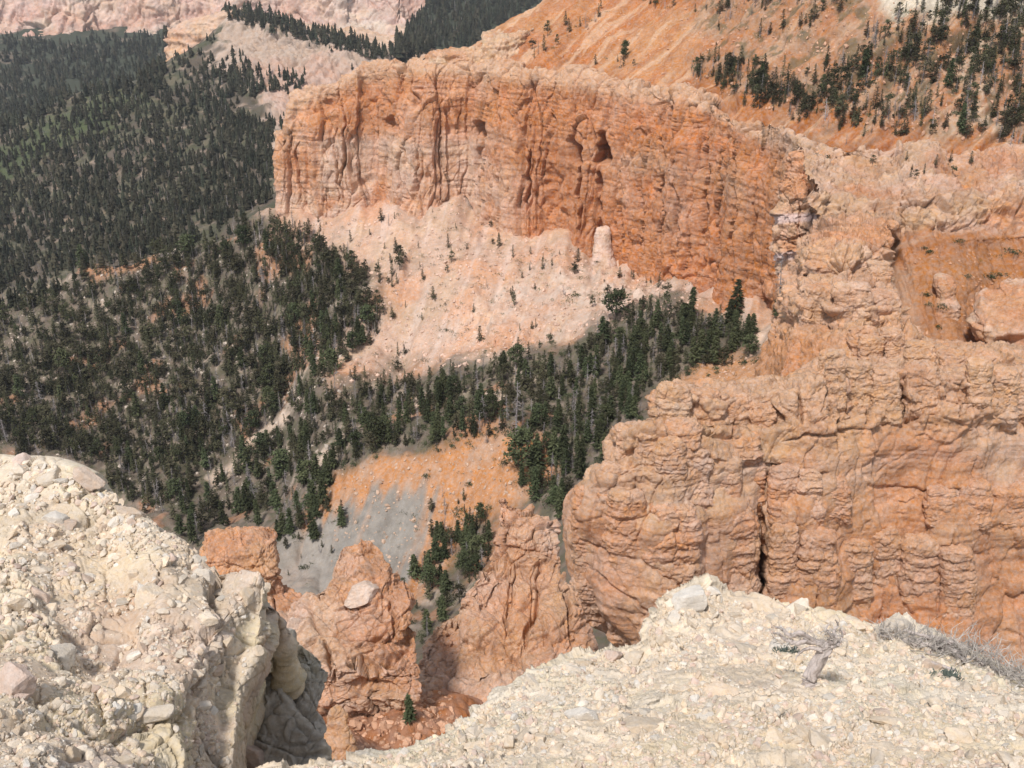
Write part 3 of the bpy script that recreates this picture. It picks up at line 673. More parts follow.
# ================================================================== rock pinnacles between the rim and the canyon
def blob(name, rws, dr, nv, nu, s, amp, colf, mat, rk, label=None, cat=None, kind=None, carves=(), sq=2.4, extra=None, struct=True):
    """rws: (y, xl, xr, Y) from the foot to the top; a body of rounded-square plan, dr = depth over width"""
    A = []
    for r in rws:
        y, xl, xr, Yc = r[:4]
        L = at(xl, y, Yc); R = at(xr, y, Yc); c_ = (L + R) / 2; w_ = (R[0] - L[0]) / 2
        A.append([c_[0], c_[1], c_[2], w_, w_ * (r[4] if len(r) > 4 else dr)])
    A.append([A[-1][0], A[-1][1], A[-1][2] + A[-1][3] * .15, .01, .01])
    A = np.array(A)
    kk = len(A); tt = np.linspace(0, kk - 1, 40 * kk)
    dense = cr_interp(A, tt, 0); dl = np.linalg.norm(np.diff(dense[:, :4], axis=0), axis=1)
    cs = np.concatenate([[0], np.cumsum(dl)]); tv = np.interp(np.linspace(0, cs[-1], nv), cs, tt)
    D = cr_interp(A, tv, 0)
    th = np.linspace(0, 2 * math.pi, nu, endpoint=False)
    ct, st = np.cos(th), np.sin(th); rr_ = (np.abs(ct) ** sq + np.abs(st) ** sq) ** (-1 / sq)
    G = np.stack([D[:, 0:1] + np.maximum(D[:, 3:4], .01) * ct * rr_, D[:, 1:2] + np.maximum(D[:, 4:5], .01) * st * rr_, D[:, 2:3] + 0 * ct], -1)
    du = np.roll(G, -1, 1) - np.roll(G, 1, 1); dv = np.gradient(G, axis=0)
    N = np.cross(du, dv); N /= np.linalg.norm(N, axis=-1, keepdims=True) + 1e-9
    cen = D[:, None, :3]
    if np.mean(np.sum(N * (G - cen), -1)) < 0: N = -N
    fade = np.clip(np.maximum(D[:, 3], .05) / (amp * 1.2 + 1e-6), .25, 1)[:, None]
    G2 = G + N * (rock(G, s, **rk) * amp * fade)[..., None]
    if extra is not None: G2 = extra(G2, G, N)
    G2 = carve(G2, N, carves)
    col = colf(G2, G)
    me = mesh_np(name, G2.reshape(-1, 3), grid_faces(nv, nu, True), mat, np.clip(col, .02, .9).reshape(-1, 3))
    o = link(name, me)
    tag(o, label, cat, kind=kind)
    if struct: STRUCT.append(o)
    return o
HO = np.array([.53, .30, .19])
def col_h(G2, G):
    c = strata_col(G2, 1.6, HO, [(BUFF * [1.1, .98, .88], .75), (ORANGE, .6), (PALE, .6)], 4)
    return c
def two_scale(a1, s1, a2, s2, seed=3):
    def f(G2, G, N):
        return G2 + N * (rock(G, s1, .2, .5, .9, .3, 1.0, seed=seed) * a1 + rock(G, s2, .6, .2, .9, .4, .4, seed=seed + 1) * a2)[..., None]
    return f
blob('rock_pinnacle', [(780,400,625,44,1.2),(740,408,618,47,1.1),(706,417,604,50,1.0),(690,419,598,51,1.0),(662,421,592,53,.9),(646,426,582,54,.75),(636,450,580,55,.7),(612,456,577,56.4,.65),(598,458,573,57.2,.6),(590,474,569,58,.6),(570,482,564,59.5,.55),(552,493,560,60.5,.55),(534,495,556,61,.55),(522,495,554,61.5,.5),(515,495,536,61.8,.6),(507,495,513,62.2,.9),(498,497,510,62.5,.9)],
     .8, 480, 560, 2.2, .62, col_h, M['hoodoo'], dict(strata=.6, flute=.5, block=1.0, rough=.25, crack=.8, tilt=1.5), 'tall ragged orange rock spire between the middle outcrop and the big rock wall', 'rock pinnacle', extra=two_scale(1.0, 5.5, .20, .8),
     carves=[(540,560,525,650,4,.9),(516,560,505,640,3,.7),(560,560,575,650,3,.8),(480,640,560,690,4,.5),(497,545,530,552,2.5,.4),(470,655,520,640,3,.5)], sq=2.8)
def ext2(G2, G, N):
    G2 = two_scale(.6, 4.0, .16, .6, 7)(G2, G, N)
    return G2
blob('rock_outcrop', [(712,330,412,43.5,.25),(700,320,418,43.8,.3),(690,308,421,44.0,.32),(676,296,424,44.6,.36),(660,274,423,45.2,.42),(648,266,418,45.8,.55),(636,267,407,46.4,.75),(622,280,410,47,.7),(610,292,413,47.5,.7),(598,306,413,48,.7),(588,322,409,48.4,.7),(580,326,394,48.7,.75),(570,328,388,49.1,.8),(560,333,384,49.7,.8),(555,339,380,50.1,.8),(551,346,372,50.4,.8)],
     .8, 440, 540, 2.2, .50, col_h, M['hoodoo'], dict(strata=.5, flute=.2, block=1.1, rough=.25, crack=.7, tilt=1.5), 'squat orange rock outcrop with a white block on its shoulder', 'rock outcrop', extra=two_scale(.55, 5.0, .18, .7, 7),
     carves=[(350,664,405,650,15,1.5),(345,684,400,690,9,.6),(322,640,335,682,4,.8),(392,600,398,640,3,.5),(335,612,372,604,3,.4)], sq=3.0)
blob('rock_column', [(760,215,345,58,1.0),(690,228,330,61,.9),(640,240,315,64,.8),(615,246,303,66,.7),(600,250,302,67,.65),(588,252,282,67.5,.7),(575,206,281,68,.7),(560,198,281,68.5,.6),(546,198,281,69,.6),(537,203,279,69.4,.6),(533,208,276,69.6,.5)],
     .7, 260, 380, 1.8, .5, col_h, M['hoodoo'], dict(strata=.8, flute=.4, block=.9, rough=.3, crack=.5), 'small flat-topped orange rock head at the left, behind the cream rim rock', 'rock column', extra=two_scale(.5, 4.0, .15, .7, 5))
def col_w(G2, G): return strata_col(G2, 3, np.array([.66, .47, .38]), [(PALE, .6), (PINK, .4)], 4)
blob('rock_pinnacle', [(285,590,620,388,.9),(264,591,617,391,.8),(253,593,613,393,.8),(243,594,612,394,.7),(233,595,611,395,.7),(227,598,609,395.5,.7)], .8, 90, 110, 3, .7, col_w, M['cliff'], dict(strata=.6, flute=.8, block=.5, rough=.5, crack=.5),
     'small pale pink rock tooth standing at the foot of the long orange cliff', 'rock pinnacle')
blob('boulder', [(318,934,960,219,.9),(304,936,958,220,.9),(298,938,955,221,.9),(288,936,955,222,.9),(280,934,954,223.5,.9),(276,936,952,224,.8)], .8, 90, 120, 2, .5, col_h, M['butte'], dict(strata=.7, flute=.6, block=.9, rough=.5, crack=.5),
     'isolated blocky rock knob on the orange slope left of the overhang', 'boulder')
blob('rock_overhang', [(395,990,1140,199,.5),(370,985,1135,202,.5),(350,986,1130,205,.5),(335,975,1130,206,.5),(318,973,1130,208,.5),(305,977,1125,211,.5),(292,1000,1120,214,.5),(286,1006,1110,216,.5)], .5, 160, 300, 3.5, 1.3, col_h, M['butte'], dict(strata=1.0, flute=.4, block=.7, rough=.5, crack=.5),
     'long overhanging orange rock at the right edge above the wall', 'rock overhang', carves=[(980,350,1030,338,8,3)])
def face_Y(names, px_, py_):
    d = Vector(at(px_, py_, 1.0)).normalized(); best = None
    for t in FB[names]:
        h = t.ray_cast(Vector((0, 0, 0)), d)
        if h[0] is not None and (best is None or h[3] < best[0]): best = (h[3], h[0].y)
    return best[1] if best else None
DG0 = bpy.context.evaluated_depsgraph_get(); DG0.update()
FB = {'wall': [BVHTree.FromObject(o, DG0) for o in STRUCT if o.name in ('rock_wall', 'cliff_headland')]}
rb_ = np.random.RandomState(4)
def stack(xl, xr, yt, yb, prot=.5, tint=0.0, dr=.55, lean=1.5):
    """one upright weathered block standing out of a wall, between these photo measurements"""
    Y0 = face_Y('wall', (xl + xr) / 2, yt * .35 + yb * .65)
    if Y0 is None: return
    w_ = (xr - xl) / F * Y0 * 1.1; n = 6; rws_ = []
    for k in range(n):
        t = k / (n - 1); y = yb + (yt - yb) * t; f = [1.0, 1.0, .97, 1.03, .98, .80][k] + rb_.normal(0, .03)
        m = (xl + xr) / 2 + rb_.normal(0, .02) * (xr - xl); h_ = (xr - xl) / 2 * f
        rws_.append((y + dr * w_ * 6 * 0, m - h_, m + h_, Y0 + w_ * dr * .5 * (1 - prot) + lean * t, dr))
    rws_.insert(0, (yb + (yb - yt) * .3, xl + 2, xr - 2, Y0 + w_ * .4, dr))
    sd = rb_.randint(100); s_ = max(1.6, w_ * .34)
    cf = lambda a, b: mix(strata_col(a, 2.4, BUFF * [1.12, .98, .9], [(ORANGE * 1.1, .6), (PALE, .6), (PINK, .3)], 5), ORANGE * 1.05, np.full(a.shape[:-1], tint))
    blob('cliff_block', rws_, dr, int(70 + (yb - yt) * 1.4), int(90 + (xr - xl) * 2.2), s_, s_ * .26, cf, M['butte'], dict(strata=.75, flute=.8, block=.7, rough=.3, crack=.7, tilt=1.2, seed=sd), kind='structure', extra=two_scale(s_ * .16, s_ * 2.4, s_ * .09, s_ * .4, 4 + sd % 7), sq=3.2)
for a_ in [ # top block of the wall, left
    (657,692,384,428,.9,.0), (688,722,390,438,.7,.1), (718,752,396,440,.6,.15), (748,775,404,440,.6,.2), (664,700,420,446,.7,.3), (700,760,430,452,.5,.35),
    # flutes below it
    (614,640,427,468,.8,.0), (634,658,430,482,.7,.05), (654,684,440,500,.6,.1), (680,712,448,502,.6,.1), (708,742,458,508,.5,.2), (738,766,452,500,.5,.2), (598,622,466,500,.5,.3),
    # leaves of the bastion
    (572,610,490,590,.25,.15), (606,648,492,604,.25,.1), (644,700,505,612,.25,.15), (700,758,510,605,.3,.15),
    # blocks at the middle ledge
    (748,772,498,532,.8,.3), (768,800,468,520,.6,.3), (796,822,470,516,.7,.25), (818,850,474,512,.5,.35),
    # band along the top right
    (824,846,352,408,.8,.0), (843,872,362,414,.9,.0), (870,900,371,418,.9,.05), (898,908,374,412,.5,.1), (906,940,364,410,.6,.25), (938,972,374,408,.5,.3), (966,992,360,402,.8,.0), (990,1018,370,418,.8,.1), (1014,1046,368,412,.7,.1),
    (905,936,342,370,.6,.1), (938,964,350,372,.6,.2), (858,884,336,368,.6,.2), (818,836,352,384,.6,.1), (960,1000,352,374,.5,.3),
    (925,958,488,524,.7,.45), (955,990,482,522,.6,.45), (986,1030,486,520,.6,.4), (880,926,482,506,.5,.4),
    # columns of the lower wall
    (768,800,528,640,.25,.25), (798,838,535,640,.2,.3), (836,872,540,640,.25,.25), (870,900,530,640,.2,.3), (898,940,540,650,.2,.35), (938,975,548,660,.2,.4),
    # the headland
    (800,838,286,330,.8,.05), (834,872,284,326,.8,.1), (866,900,292,330,.7,.1), (808,840,250,286,.6,.1), (838,872,246,284,.6,.05), (866,892,262,292,.6,.2), (880,902,330,372,.8,.1), (846,878,328,372,.6,.3)]:
    stack(*a_)
log('blocks')
bk_ = dict(strata=.8, flute=.4, block=.9, rough=.25, crack=.7, tilt=1.2)
def col_b(G2, G): return strata_col(G2, 2.6, BUFF * [1.1, .98, .92], [(ORANGE * 1.1, .8), (PALE, .5), (PINK, .4)], 5)
def col_b2(G2, G):
    c = strata_col(G2, 3.0, BUFF * [1.1, .96, .9], [(ORANGE * 1.1, .8), (PALE, .4)], 5); X_, Y_ = proj(G)
    for yb in (219, 256): c = mix(c, np.array([.66, .52, .50]), sstep(6, 2.5, np.abs(Y_ - yb - 4 * pn(G / 8))) * .75)
    return c
blob('cliff_buttress', [(330,778,824,283,.8),(305,780,822,284,.8),(285,781,826,285,.8),(268,778,838,286,.8),(245,776,843,287,.8),(225,775,845,288,.8),(205,777,843,289,.8),(190,781,842,290,.8),(176,784,842,291,.8),(163,788,838,292,.8),(154,794,830,293,.8)],
     .8, 260, 340, 5.0, 2.4, col_b2, M['butte'], bk_, kind='structure', extra=two_scale(1.0, 12, .4, 1.8, 4), carves=[(797,200,799,250,1.4,2),(818,210,820,262,1.4,2),(780,238,842,236,2.0,1.5)])
blob('cliff_fin', [(430,760,842,150,.5),(414,768,840,152,.5),(395,773,838,154,.5),(372,779,836,156,.5),(350,785,834,158,.5),(336,790,832,159.5,.5),(328,795,828,160.5,.5)],
     .5, 220, 320, 5.0, 1.2, lambda a, b: strata_col(a, 6, np.array([.54, .29, .17]), [(ORANGE * 1.1, .7), (PALE, .3)], 5), M['butte'], dict(strata=.25, flute=.5, block=.3, rough=.15, crack=.8, col=.3, tilt=.9), kind='structure', extra=two_scale(.5, 9, .15, 1.2, 4))
for (rws_, sd) in (([(395,890,934,158,.8),(380,892,932,160,.8),(365,893,930,162,.8),(350,895,928,164,.8),(337,898,927,166,.8),(328,902,922,168,.8)], 1), ([(385,933,962,164,.8),(372,935,961,166,.8),(362,936,960,168,.8),(352,939,957,170,.8)], 2)):
    blob('cliff_fin', rws_, .8, 130, 190, 2.6, 1.1, col_b, M['butte'], dict(bk_, seed=sd), kind='structure', extra=two_scale(.6, 6, .25, 1.1, 4 + sd))
# ragged grey-cream block below the left rim
NW = np.array([.655, .575, .475])
def col_n(G2, G):
    c = strata_col(G2, .55, NW, [(np.array([.66, .56, .42]), .6), (np.array([.55, .43, .34]), .4), (np.array([.68, .63, .55]), .5)], 4)
    return c
def col_g(G2, G): return strata_col(G2, .6, np.array([.56, .51, .44]), [(np.array([.52, .46, .38]), .6), (np.array([.40, .37, .33]), .5)], 4)
blob('rim_block', [(900,215,360,6.3,.9),(820,222,348,6.9,.9),(770,228,338,7.3,.8),(740,230,334,7.6,.8),(715,232,330,7.8,.8),(690,236,330,8.0,.8),(672,240,326,8.15,.7),(658,243,312,8.3,.7),(648,248,300,8.4,.6),(642,255,285,8.5,.6)], .8, 300, 380, .55, .16, col_g, M['near_rock'],
     dict(strata=.7, flute=.4, block=.7, rough=.6, crack=.8), 'weathered grey rock block below the right end of the left cream rim rock', 'rock', extra=two_scale(.18, 1.3, .05, .2, 5), carves=[(238,690,262,700,7,.25),(262,670,300,672,3,.1)])
blob('rock_stub', [(760,320,356,35,.6),(742,323,352,35.4,.6),(730,326,349,35.7,.6),(718,329,346,36,.6),(708,333,341,36.2,.7)], .9, 110, 140, .9, .25, lambda a, b: strata_col(a, 1.2, np.array([.56, .34, .21]), [(PALE, .5)], 2), M['hoodoo'],
     dict(strata=.6, flute=.5, block=.6, rough=.6, crack=.5), 'small buff rock stub between the grey rim block and the dry red saddle', 'rock')
log('hoodoos')

# ================================================================== the rim in front of the camera
def lm(rows_, nv, nu):
    return loft([[at(*q[:3]) + np.array([0, 0, q[3] if len(q) > 3 else 0]) for q in r] for r in rows_], nv, nu)
left_rows = [
 [(-330,470,12,-3.4),(-80,458,11.4,-3.4),(0,464,10.8,-3.4),(60,468,10.5,-3.4),(110,490,10.1,-3.4),(150,516,9.7,-3.4),(205,556,9.3,-3.4),(255,566,8.9,-3.2),(272,574,8.8,-3.2),(276,590,9.0,-3.3)],
 [(-330,465,11,-.9),(-80,457,10.4,-.9),(0,463,9.8,-.9),(60,467,9.5,-.9),(108,488,9.1,-.8),(150,515,8.7,-.8),(205,556,8.3,-.8),(252,566,8.0,-.6),(270,576,7.9,-.8),(278,598,8.1,-1.2)],
 [(-330,466,10.4),(-80,457,9.9),(0,463,9.3),(60,467,9.0),(106,487,8.6),(148,516,8.2),(204,556,7.8),(250,566,7.55),(268,574,7.45),(279,610,7.6,-.1)],
 [(-330,500,9.2),(-80,492,8.8),(0,498,8.4),(58,502,8.1),(108,520,7.9),(152,542,7.65),(205,578,7.4),(240,588,7.25),(258,600,7.2),(276,632,7.3)],
 [(-330,560,7.6),(-80,550,7.5),(0,556,7.3),(58,562,7.15),(108,575,7.05),(152,590,6.95),(198,612,6.85),(228,622,6.75),(244,645,6.85),(266,662,6.95)],
 [(-330,640,6.1),(-80,622,6.1),(0,628,6.05),(55,638,6.15),(100,645,6.2),(145,650,6.2),(180,662,6.2),(205,675,6.2),(222,690,6.4),(252,700,6.6)],
 [(-330,720,5.0),(-80,700,4.9),(0,700,4.9),(50,705,5.05),(95,705,5.2),(140,705,5.4),(175,715,5.45),(200,725,5.55),(222,740,5.8),(246,745,6.05)],
 [(-330,800,4.0),(-80,780,3.9),(0,775,3.9),(50,772,4.1),(95,770,4.3),(140,770,4.6),(175,775,4.75),(198,785,4.85),(222,800,5.1),(244,810,5.35)],
 [(-330,950,2.9),(-80,920,2.8),(0,910,2.8),(50,900,3.0),(95,890,3.2),(140,880,3.5),(175,880,3.7),(198,885,3.9),(222,900,4.1),(244,910,4.8)]]
for r in left_rows:
    q = r[-1]; r.append((q[0] - 8, q[1] + 4, q[2] + 1.2, -1.2)); r.append((q[0] - 16, q[1] + 8, q[2] + 2.2, -3))
G = lm(left_rows, 760, 760); N = normals(G); X_, Y_ = proj(G)
gul = poly_d(X_, Y_, [(60,500),(120,520),(150,580),(140,660),(90,680),(40,610),(30,540)])
smooth = sstep(-20, 25, gul); facey = sstep(205, 235, X_)
d = rock(G, 1.1, .5, .3, 1.0, .25, .6, seed=1, tilt=1.2) * .24 * (1 - .55 * smooth) * (1 - .45 * facey) + rock(G, .36, .4, .1, 1.1, .25, .4, seed=12, tilt=1.2) * .075 * (1 - .5 * facey) + rock(G, .12, 0, 0, 1.0, .5, 0, seed=14, tilt=.8) * .016
d += -.14 * smooth
d = np.minimum(d, .13) - .05
G2 = G + N * d[..., None]
c = strata_col(G, .55, NW * [1.04, .98, .88], [(np.array([.68, .60, .49]), .5), (np.array([.60, .47, .40]), .6), (np.array([.70, .65, .56]), .5)], 6)
c = mix(c, np.array([.62, .54, .36]), facey * .5 * sstep(-.1, .3, fbm(G / .5, 3)))
c = mix(c, np.array([.56, .40, .29]), smooth * .35 + sstep(.1, .3, fbm(G / .8 + 3, 3)) * .4)
left_rim = finish('rim_rock', G2, M['near_rock'], np.clip(c, .02, .9))
log('left rim')
cx = [255, 300, 345, 400, 440, 462, 490, 516, 524, 548, 572, 610, 636, 648, 664, 688, 712, 728, 770, 803, 840, 875, 900, 916, 945, 985, 1030, 1120, 1280]
cy = [778, 768, 763, 752, 737, 724, 710, 690, 680, 669, 657, 651, 645, 622, 594, 584, 586, 596, 600, 605, 612, 625, 615, 628, 642, 660, 682, 715, 770]
cY = [4.6, 4.8, 5.0, 5.4, 5.8, 6.1, 6.3, 6.6, 6.8, 7.0, 7.2, 7.5, 7.7, 8.0, 8.4, 8.5, 8.6, 8.6, 8.7, 8.7, 8.7, 8.6, 8.5, 8.4, 8.1, 7.7, 7.3, 6.6, 5.6]
def ground_Y(x, y):          # depth of the mound's surface below its crest
    return float(np.interp(y, [560, 600, 640, 680, 720, 768, 850, 1000], [9.0, 8.3, 7.3, 6.2, 5.2, 4.3, 3.2, 2.2]))
rrows = [[], [], [], [], [], [], [], [], []]
for x, y, Yv in zip(cx, cy, cY):
    g1 = min(Yv, 99)
    rrows[0].append((x, y, Yv + 1.6, -4.2)); rrows[1].append((x, y, Yv + .8, -1.8)); rrows[2].append((x, y, Yv + .3, -.35)); rrows[3].append((x, y, Yv))
    for k, f in enumerate([.12, .35, .65, 1.0]):
        yb = y + (max(775, y + 70) - y) * f
        rrows[4 + k].append((x, yb, min(Yv * .985, lerp(Yv * lerp(.99, .72, f), ground_Y(x, yb), min(1, f * 1.6 + .1)))))
    rrows[8].append((x, 960, 2.3))
G = lm(rrows, 1000, 1100); N = normals(G); X_, Y_ = proj(G)
crest = np.interp(X_, cx, cy); near_c = sstep(60, 10, Y_ - crest) * sstep(850, 700, X_)
d = sstep(350, 460, X_) * .7 + .3
d = d * rock(G, .9, .4, .2, 1.0, .2, .3, seed=21, tilt=1.0) * (.09 + .05 * near_c * sstep(600, 640, X_)) + rock(G, .33, .3, 0, 1.1, .2, .3, seed=22, tilt=1.0) * (.045 + .02 * near_c) + rock(G, .11, 0, 0, 1.0, .5, 0, seed=24, tilt=.8) * .013
d = np.clip(d, -.12, .11)
G2 = G + N * d[..., None]
c = strata_col(G, .6, NW * [1.08, 1.02, .95], [(np.array([.70, .61, .48]), .6), (np.array([.62, .50, .40]), .5), (np.array([.72, .67, .58]), .5)], 8)
right_rim = finish('rim_ground', G2, M['near_rock'], np.clip(c, .02, .9))
log('right rim')

# ------------------------------------------------------------------ casting and stones
DG = bpy.context.evaluated_depsgraph_get(); DG.update()
TREES_B = [(o, BVHTree.FromObject(o, DG)) for o in STRUCT]
log('bvh')
def ray(px_, py_, only=None):
    d = at(px_, py_, 1.0); d = Vector(d).normalized(); best = None
    for o, t in TREES_B:
        if only is not None and o not in only:
            pass
        h = t.ray_cast(Vector((0, 0, 0)), d)
        if h[0] is not None and (best is None or h[3] < best[1][3]): best = (o, h)
    if best is None: return None
    n = best[1][1]
    if n.dot(d) > 0: n = -n
    return best[0], best[1][0], n, best[1][3]
def ico(sub):
    import bmesh
    bm = bmesh.new(); bmesh.ops.create_icosphere(bm, subdivisions=sub, radius=1)
    V = np.array([v.co[:] for v in bm.verts]); Fc = np.array([[v.index for v in f.verts] for f in bm.faces]); bm.free()
    return V, Fc
ICO = {k: ico(k) for k in (1, 2, 3, 4)}
def stone(seed, sub, planes=11, rough=.05):
    r = np.random.RandomState(seed); V, Fc = ICO[sub]
    n = r.normal(size=(planes, 3)); n /= np.linalg.norm(n, axis=1)[:, None]; h = r.uniform(.55, 1.0, planes)
    d = V @ n.T
    rad = np.min(np.where(d > .05, h / np.maximum(d, .05), 3.0), axis=1)
    W_ = V * np.minimum(rad, 1.5)[:, None]
    W_ = W_ * (1 + rough * fbm(V * 1.6 + seed * 3.1, 3)[:, None] + rough * .5 * fbm(V * 6 + seed, 2)[:, None])
    W_ *= np.array([1.0, r.uniform(.65, .95), r.uniform(.42, .75)]); W_ /= np.abs(W_).max()
    return W_, Fc
def frame(n, ang, tilt, r):
    n = np.array(n) + np.array([r.normal(0, tilt), r.normal(0, tilt), r.normal(0, tilt)]); n /= np.linalg.norm(n)
    a_ = np.array([math.cos(ang), math.sin(ang), 0.1]); x_ = a_ - n * (a_ @ n); x_ /= np.linalg.norm(x_)
    return np.stack([x_, np.cross(n, x_), n], 1)
def stone_col(r):
    b = NW * [1.08, 1.0, .9]; t = r.rand()
    a_ = [np.array([.68, .60, .50]), np.array([.60, .47, .40]), np.array([.58, .53, .46]), np.array([.68, .64, .58])][r.randint(4)]
    return (b + (a_ - b) * t) * r.uniform(.80, 1.08)
LP = [(-40,455),(60,467),(110,490),(150,516),(205,556),(265,566),(276,600),(255,660),(235,720),(225,790),(-40,790)]
RP = [(255,790),(300,770),(400,754),(462,718),(520,690),(525,674),(640,648),(665,596),(690,586),(728,598),(803,607),(875,627),(916,630),(1060,695),(1060,790)]
def scatter(poly, n, seed, szf, minz=0):
    r = np.random.RandomState(seed); out = []
    xs = [p[0] for p in poly]; ys = [p[1] for p in poly]
    while len(out) < n:
        x = r.uniform(min(xs), max(xs), 4 * n); y = r.uniform(min(ys), max(ys), 4 * n)
        m = poly_d(x, y, poly) > 0
        for a_, b_ in zip(x[m], y[m]):
            h = ray(a_, b_)
            if h is None or h[0] not in (left_rim, right_rim): continue
            out.append((a_, b_, h[1], h[2], h[3]))
            if len(out) >= n: break
    return out
r = np.random.RandomState(77)
T1 = [stone(100 + k, 1, 9, .02) for k in range(14)]; T2 = [stone(200 + k, 2, 12, .05) for k in range(24)]; T3 = [stone(300 + k, 4, 13, .05) for k in range(26)]
# fine gravel: one object that nobody could count
Vs, Fs, Cs, off = [], [], [], 0
for poly, n, sd in ((LP, 10000, 1), (RP, 19000, 2)):
    pts_ = scatter(poly, n, sd, None); cls_ = fbm(np.array([q[2][:] for q in pts_]) / .45 + 5, 3)
    for (a_, b_, p, nn, dist), cl in zip(pts_, cls_):
        if sd == 1 and a_ > 215 and r.rand() < .8: continue
        if cl < r.normal(-.12, .10) : continue
        px_sz = .8 + r.gamma(1.2, .7) + (r.rand() < .09) * r.uniform(1, 5)
        s_ = px_sz / F * dist
        Vt, Ft = (T1 if px_sz < 4 else T2)[r.randint(14)]
        R_ = frame(nn, r.uniform(0, 6.3), .22, r)
        Vs.append((Vt * s_) @ R_.T + np.array(p) + np.array(nn) * s_ * r.uniform(-.12, .12)); Fs.append(Ft + off); off += len(Vt)
        Cs.append(np.tile(stone_col(r), (len(Vt), 1)))
me = mesh_np('gravel', np.concatenate(Vs), np.concatenate(Fs), M['gravel'], np.concatenate(Cs), smooth=False)
tag(link('gravel', me), 'loose cream limestone gravel strewn over the rim', 'gravel', kind='stuff')
log('gravel')
def rock_meshes(prefix, T, n):
    out = []
    for k in range(n):
        V_, F_ = T[k % len(T)]
        me = mesh_np('rock', V_, F_, M['near_rock'], np.tile(stone_col(r), (len(V_), 1)), smooth=False)
        try: me.shade_auto_smooth
        except Exception: pass
        out.append(me)
    return out
RM = rock_meshes('rock', T3, 40)
def put_rock(me, p, nn, s_, label, group=None, tilt=.25, sink=.05, sc=(1, 1, 1), ang=None):
    R_ = frame(nn, r.uniform(0, 6.3) if ang is None else ang, tilt, r)
    o = link('rock', me); from mathutils import Matrix
    m4 = Matrix([[*(R_[i] * np.array(sc) * s_), 0] for i in range(3)] + [[0, 0, 0, 1]])
    q = np.array(p) + np.array(nn) * s_ * sink
    m4.translation = Vector(q); o.matrix_world = m4
    tag(o, label, 'rock', group); return o
BIG = [ # pixel, radius in px, label, squash
 (50,476,14,'rounded cream rock on the crest of the left rim near the corner',(1,.9,.6)),
 (20,470,12,'pale knobbly rock on the left rim crest touching the left edge',(1,.9,.8)),
 (85,478,20,'broad whitish slab lying on the left rim crest before the dark forest',(1,.8,.5)),
 (120,503,17,'flat cream slab end on the left rim crest, right of the broad slab',(1,.8,.5)),
 (133,512,17,'pointed white slab jutting from the left rim crest over the trees',(1.2,.7,.45)),
 (55,516,15,'blocky tan rock lying alone on the left rim rubble',(1,.8,.6)),
 (85,577,17,'angular white block in the middle of the left rim rubble',(1.1,.7,.6)),
 (38,592,16,'pale tilted block near the left edge above the dirt hollow',(1,.8,.7)),
 (15,605,16,'cream block at the left edge beside the dirt hollow',(1,.8,.8)),
 (208,618,12,'grey rounded stone wedged near the steep right face of the left rim',(1,.8,.8)),
 (222,590,14,'flat layered slab on the upper right of the left rim',(1.2,.8,.4)),
 (205,575,12,'flat buff slab stacked on the left rim crest',(1.2,.8,.5)),
 (216,668,9,'small grey stone set in the right flank of the left rim',(1,.8,.7)),
 (60,655,20,'large cream lump above the lower left rubble',(1.1,.8,.6)),
 (150,715,20,'rough grey boulder at the bottom of the left rim',(1.2,.8,.7)),
 (12,690,24,'big smooth tan boulder cut by the left edge',(.8,1,1.1)),
 (120,760,14,'round pale stone at the bottom edge of the left rubble',(1,.9,.8)),
 (254,758,20,'pale pink pointed rock at the bottom edge between the two rims',(1,.8,1)),
 (690,602,19,'big bright white rock crowning the right mound',(1,.8,1)),
 (710,590,10,'small rounded rock beside the bright crowning rock',(1,.9,.9)),
 (672,618,12,'cream lump on the left shoulder of the crowning rock',(1,.9,.9)),
 (664,640,11,'rounded white rock at the left foot of the crowning rock',(1,.9,.9)),
 (750,604,24,'broad pale slab on the right mound crest',(1.2,.8,.5)),
 (793,608,15,'grey-sided slab at the right end of the broad crest slab',(1.2,.8,.5)),
 (848,618,12,'whitish flat rock on the crest left of the rounded tan rock',(1.1,.8,.6)),
 (900,624,17,'rounded tan rock on the crest left of the dead brush',(1.1,.9,.8)),
 (580,663,13,'buff oblong block on the crest edge of the right mound',(1.4,.7,.5)),
 (612,656,15,'orange-tinged rounded rock on the mound crest below the pinnacles',(1,.9,.8)),
 (530,682,12,'cream block on the stepped left crest of the right mound',(1,.9,.9)),
 (748,650,17,'flat grey slab left of the twisted dead stump',(1.2,.8,.4)),
 (585,715,24,'tall tapering white rock in the middle of the right mound',(1,.7,.7)),
 (635,725,28,'big pale flat slab low on the right mound',(1.4,.8,.4)),
 (705,715,18,'greyish slab with a dark hollow under it on the right mound',(1.2,.8,.5)),
 (475,745,18,'pale tilted slab near the bottom left of the right mound',(1.2,.6,.5)),
 (680,690,14,'cream angular block above the greyish slab',(1,.8,.7)),
 (720,690,16,'flat whitish stone below the grey slab by the stump',(1.2,.8,.4)),
 (895,720,18,'thin grey slab right of centre on the lower mound',(1.3,.8,.35)),
 (960,735,16,'grey flat stone towards the lower right corner',(1.3,.8,.4)),
 (822,742,17,'split cream stone near the bottom below the stump',(1,.9,.6)),
 (775,738,15,'tan cracked block at the bottom of the mound',(1.1,.9,.6)),
 (990,700,14,'grey stone under the right end of the dead brush',(1.2,.8,.5)),
 (860,690,14,'angular pale stone to the right of the stump',(1,.8,.6)),
 (930,665,12,'small cream block in front of the dead brush',(1,.8,.6)),
]
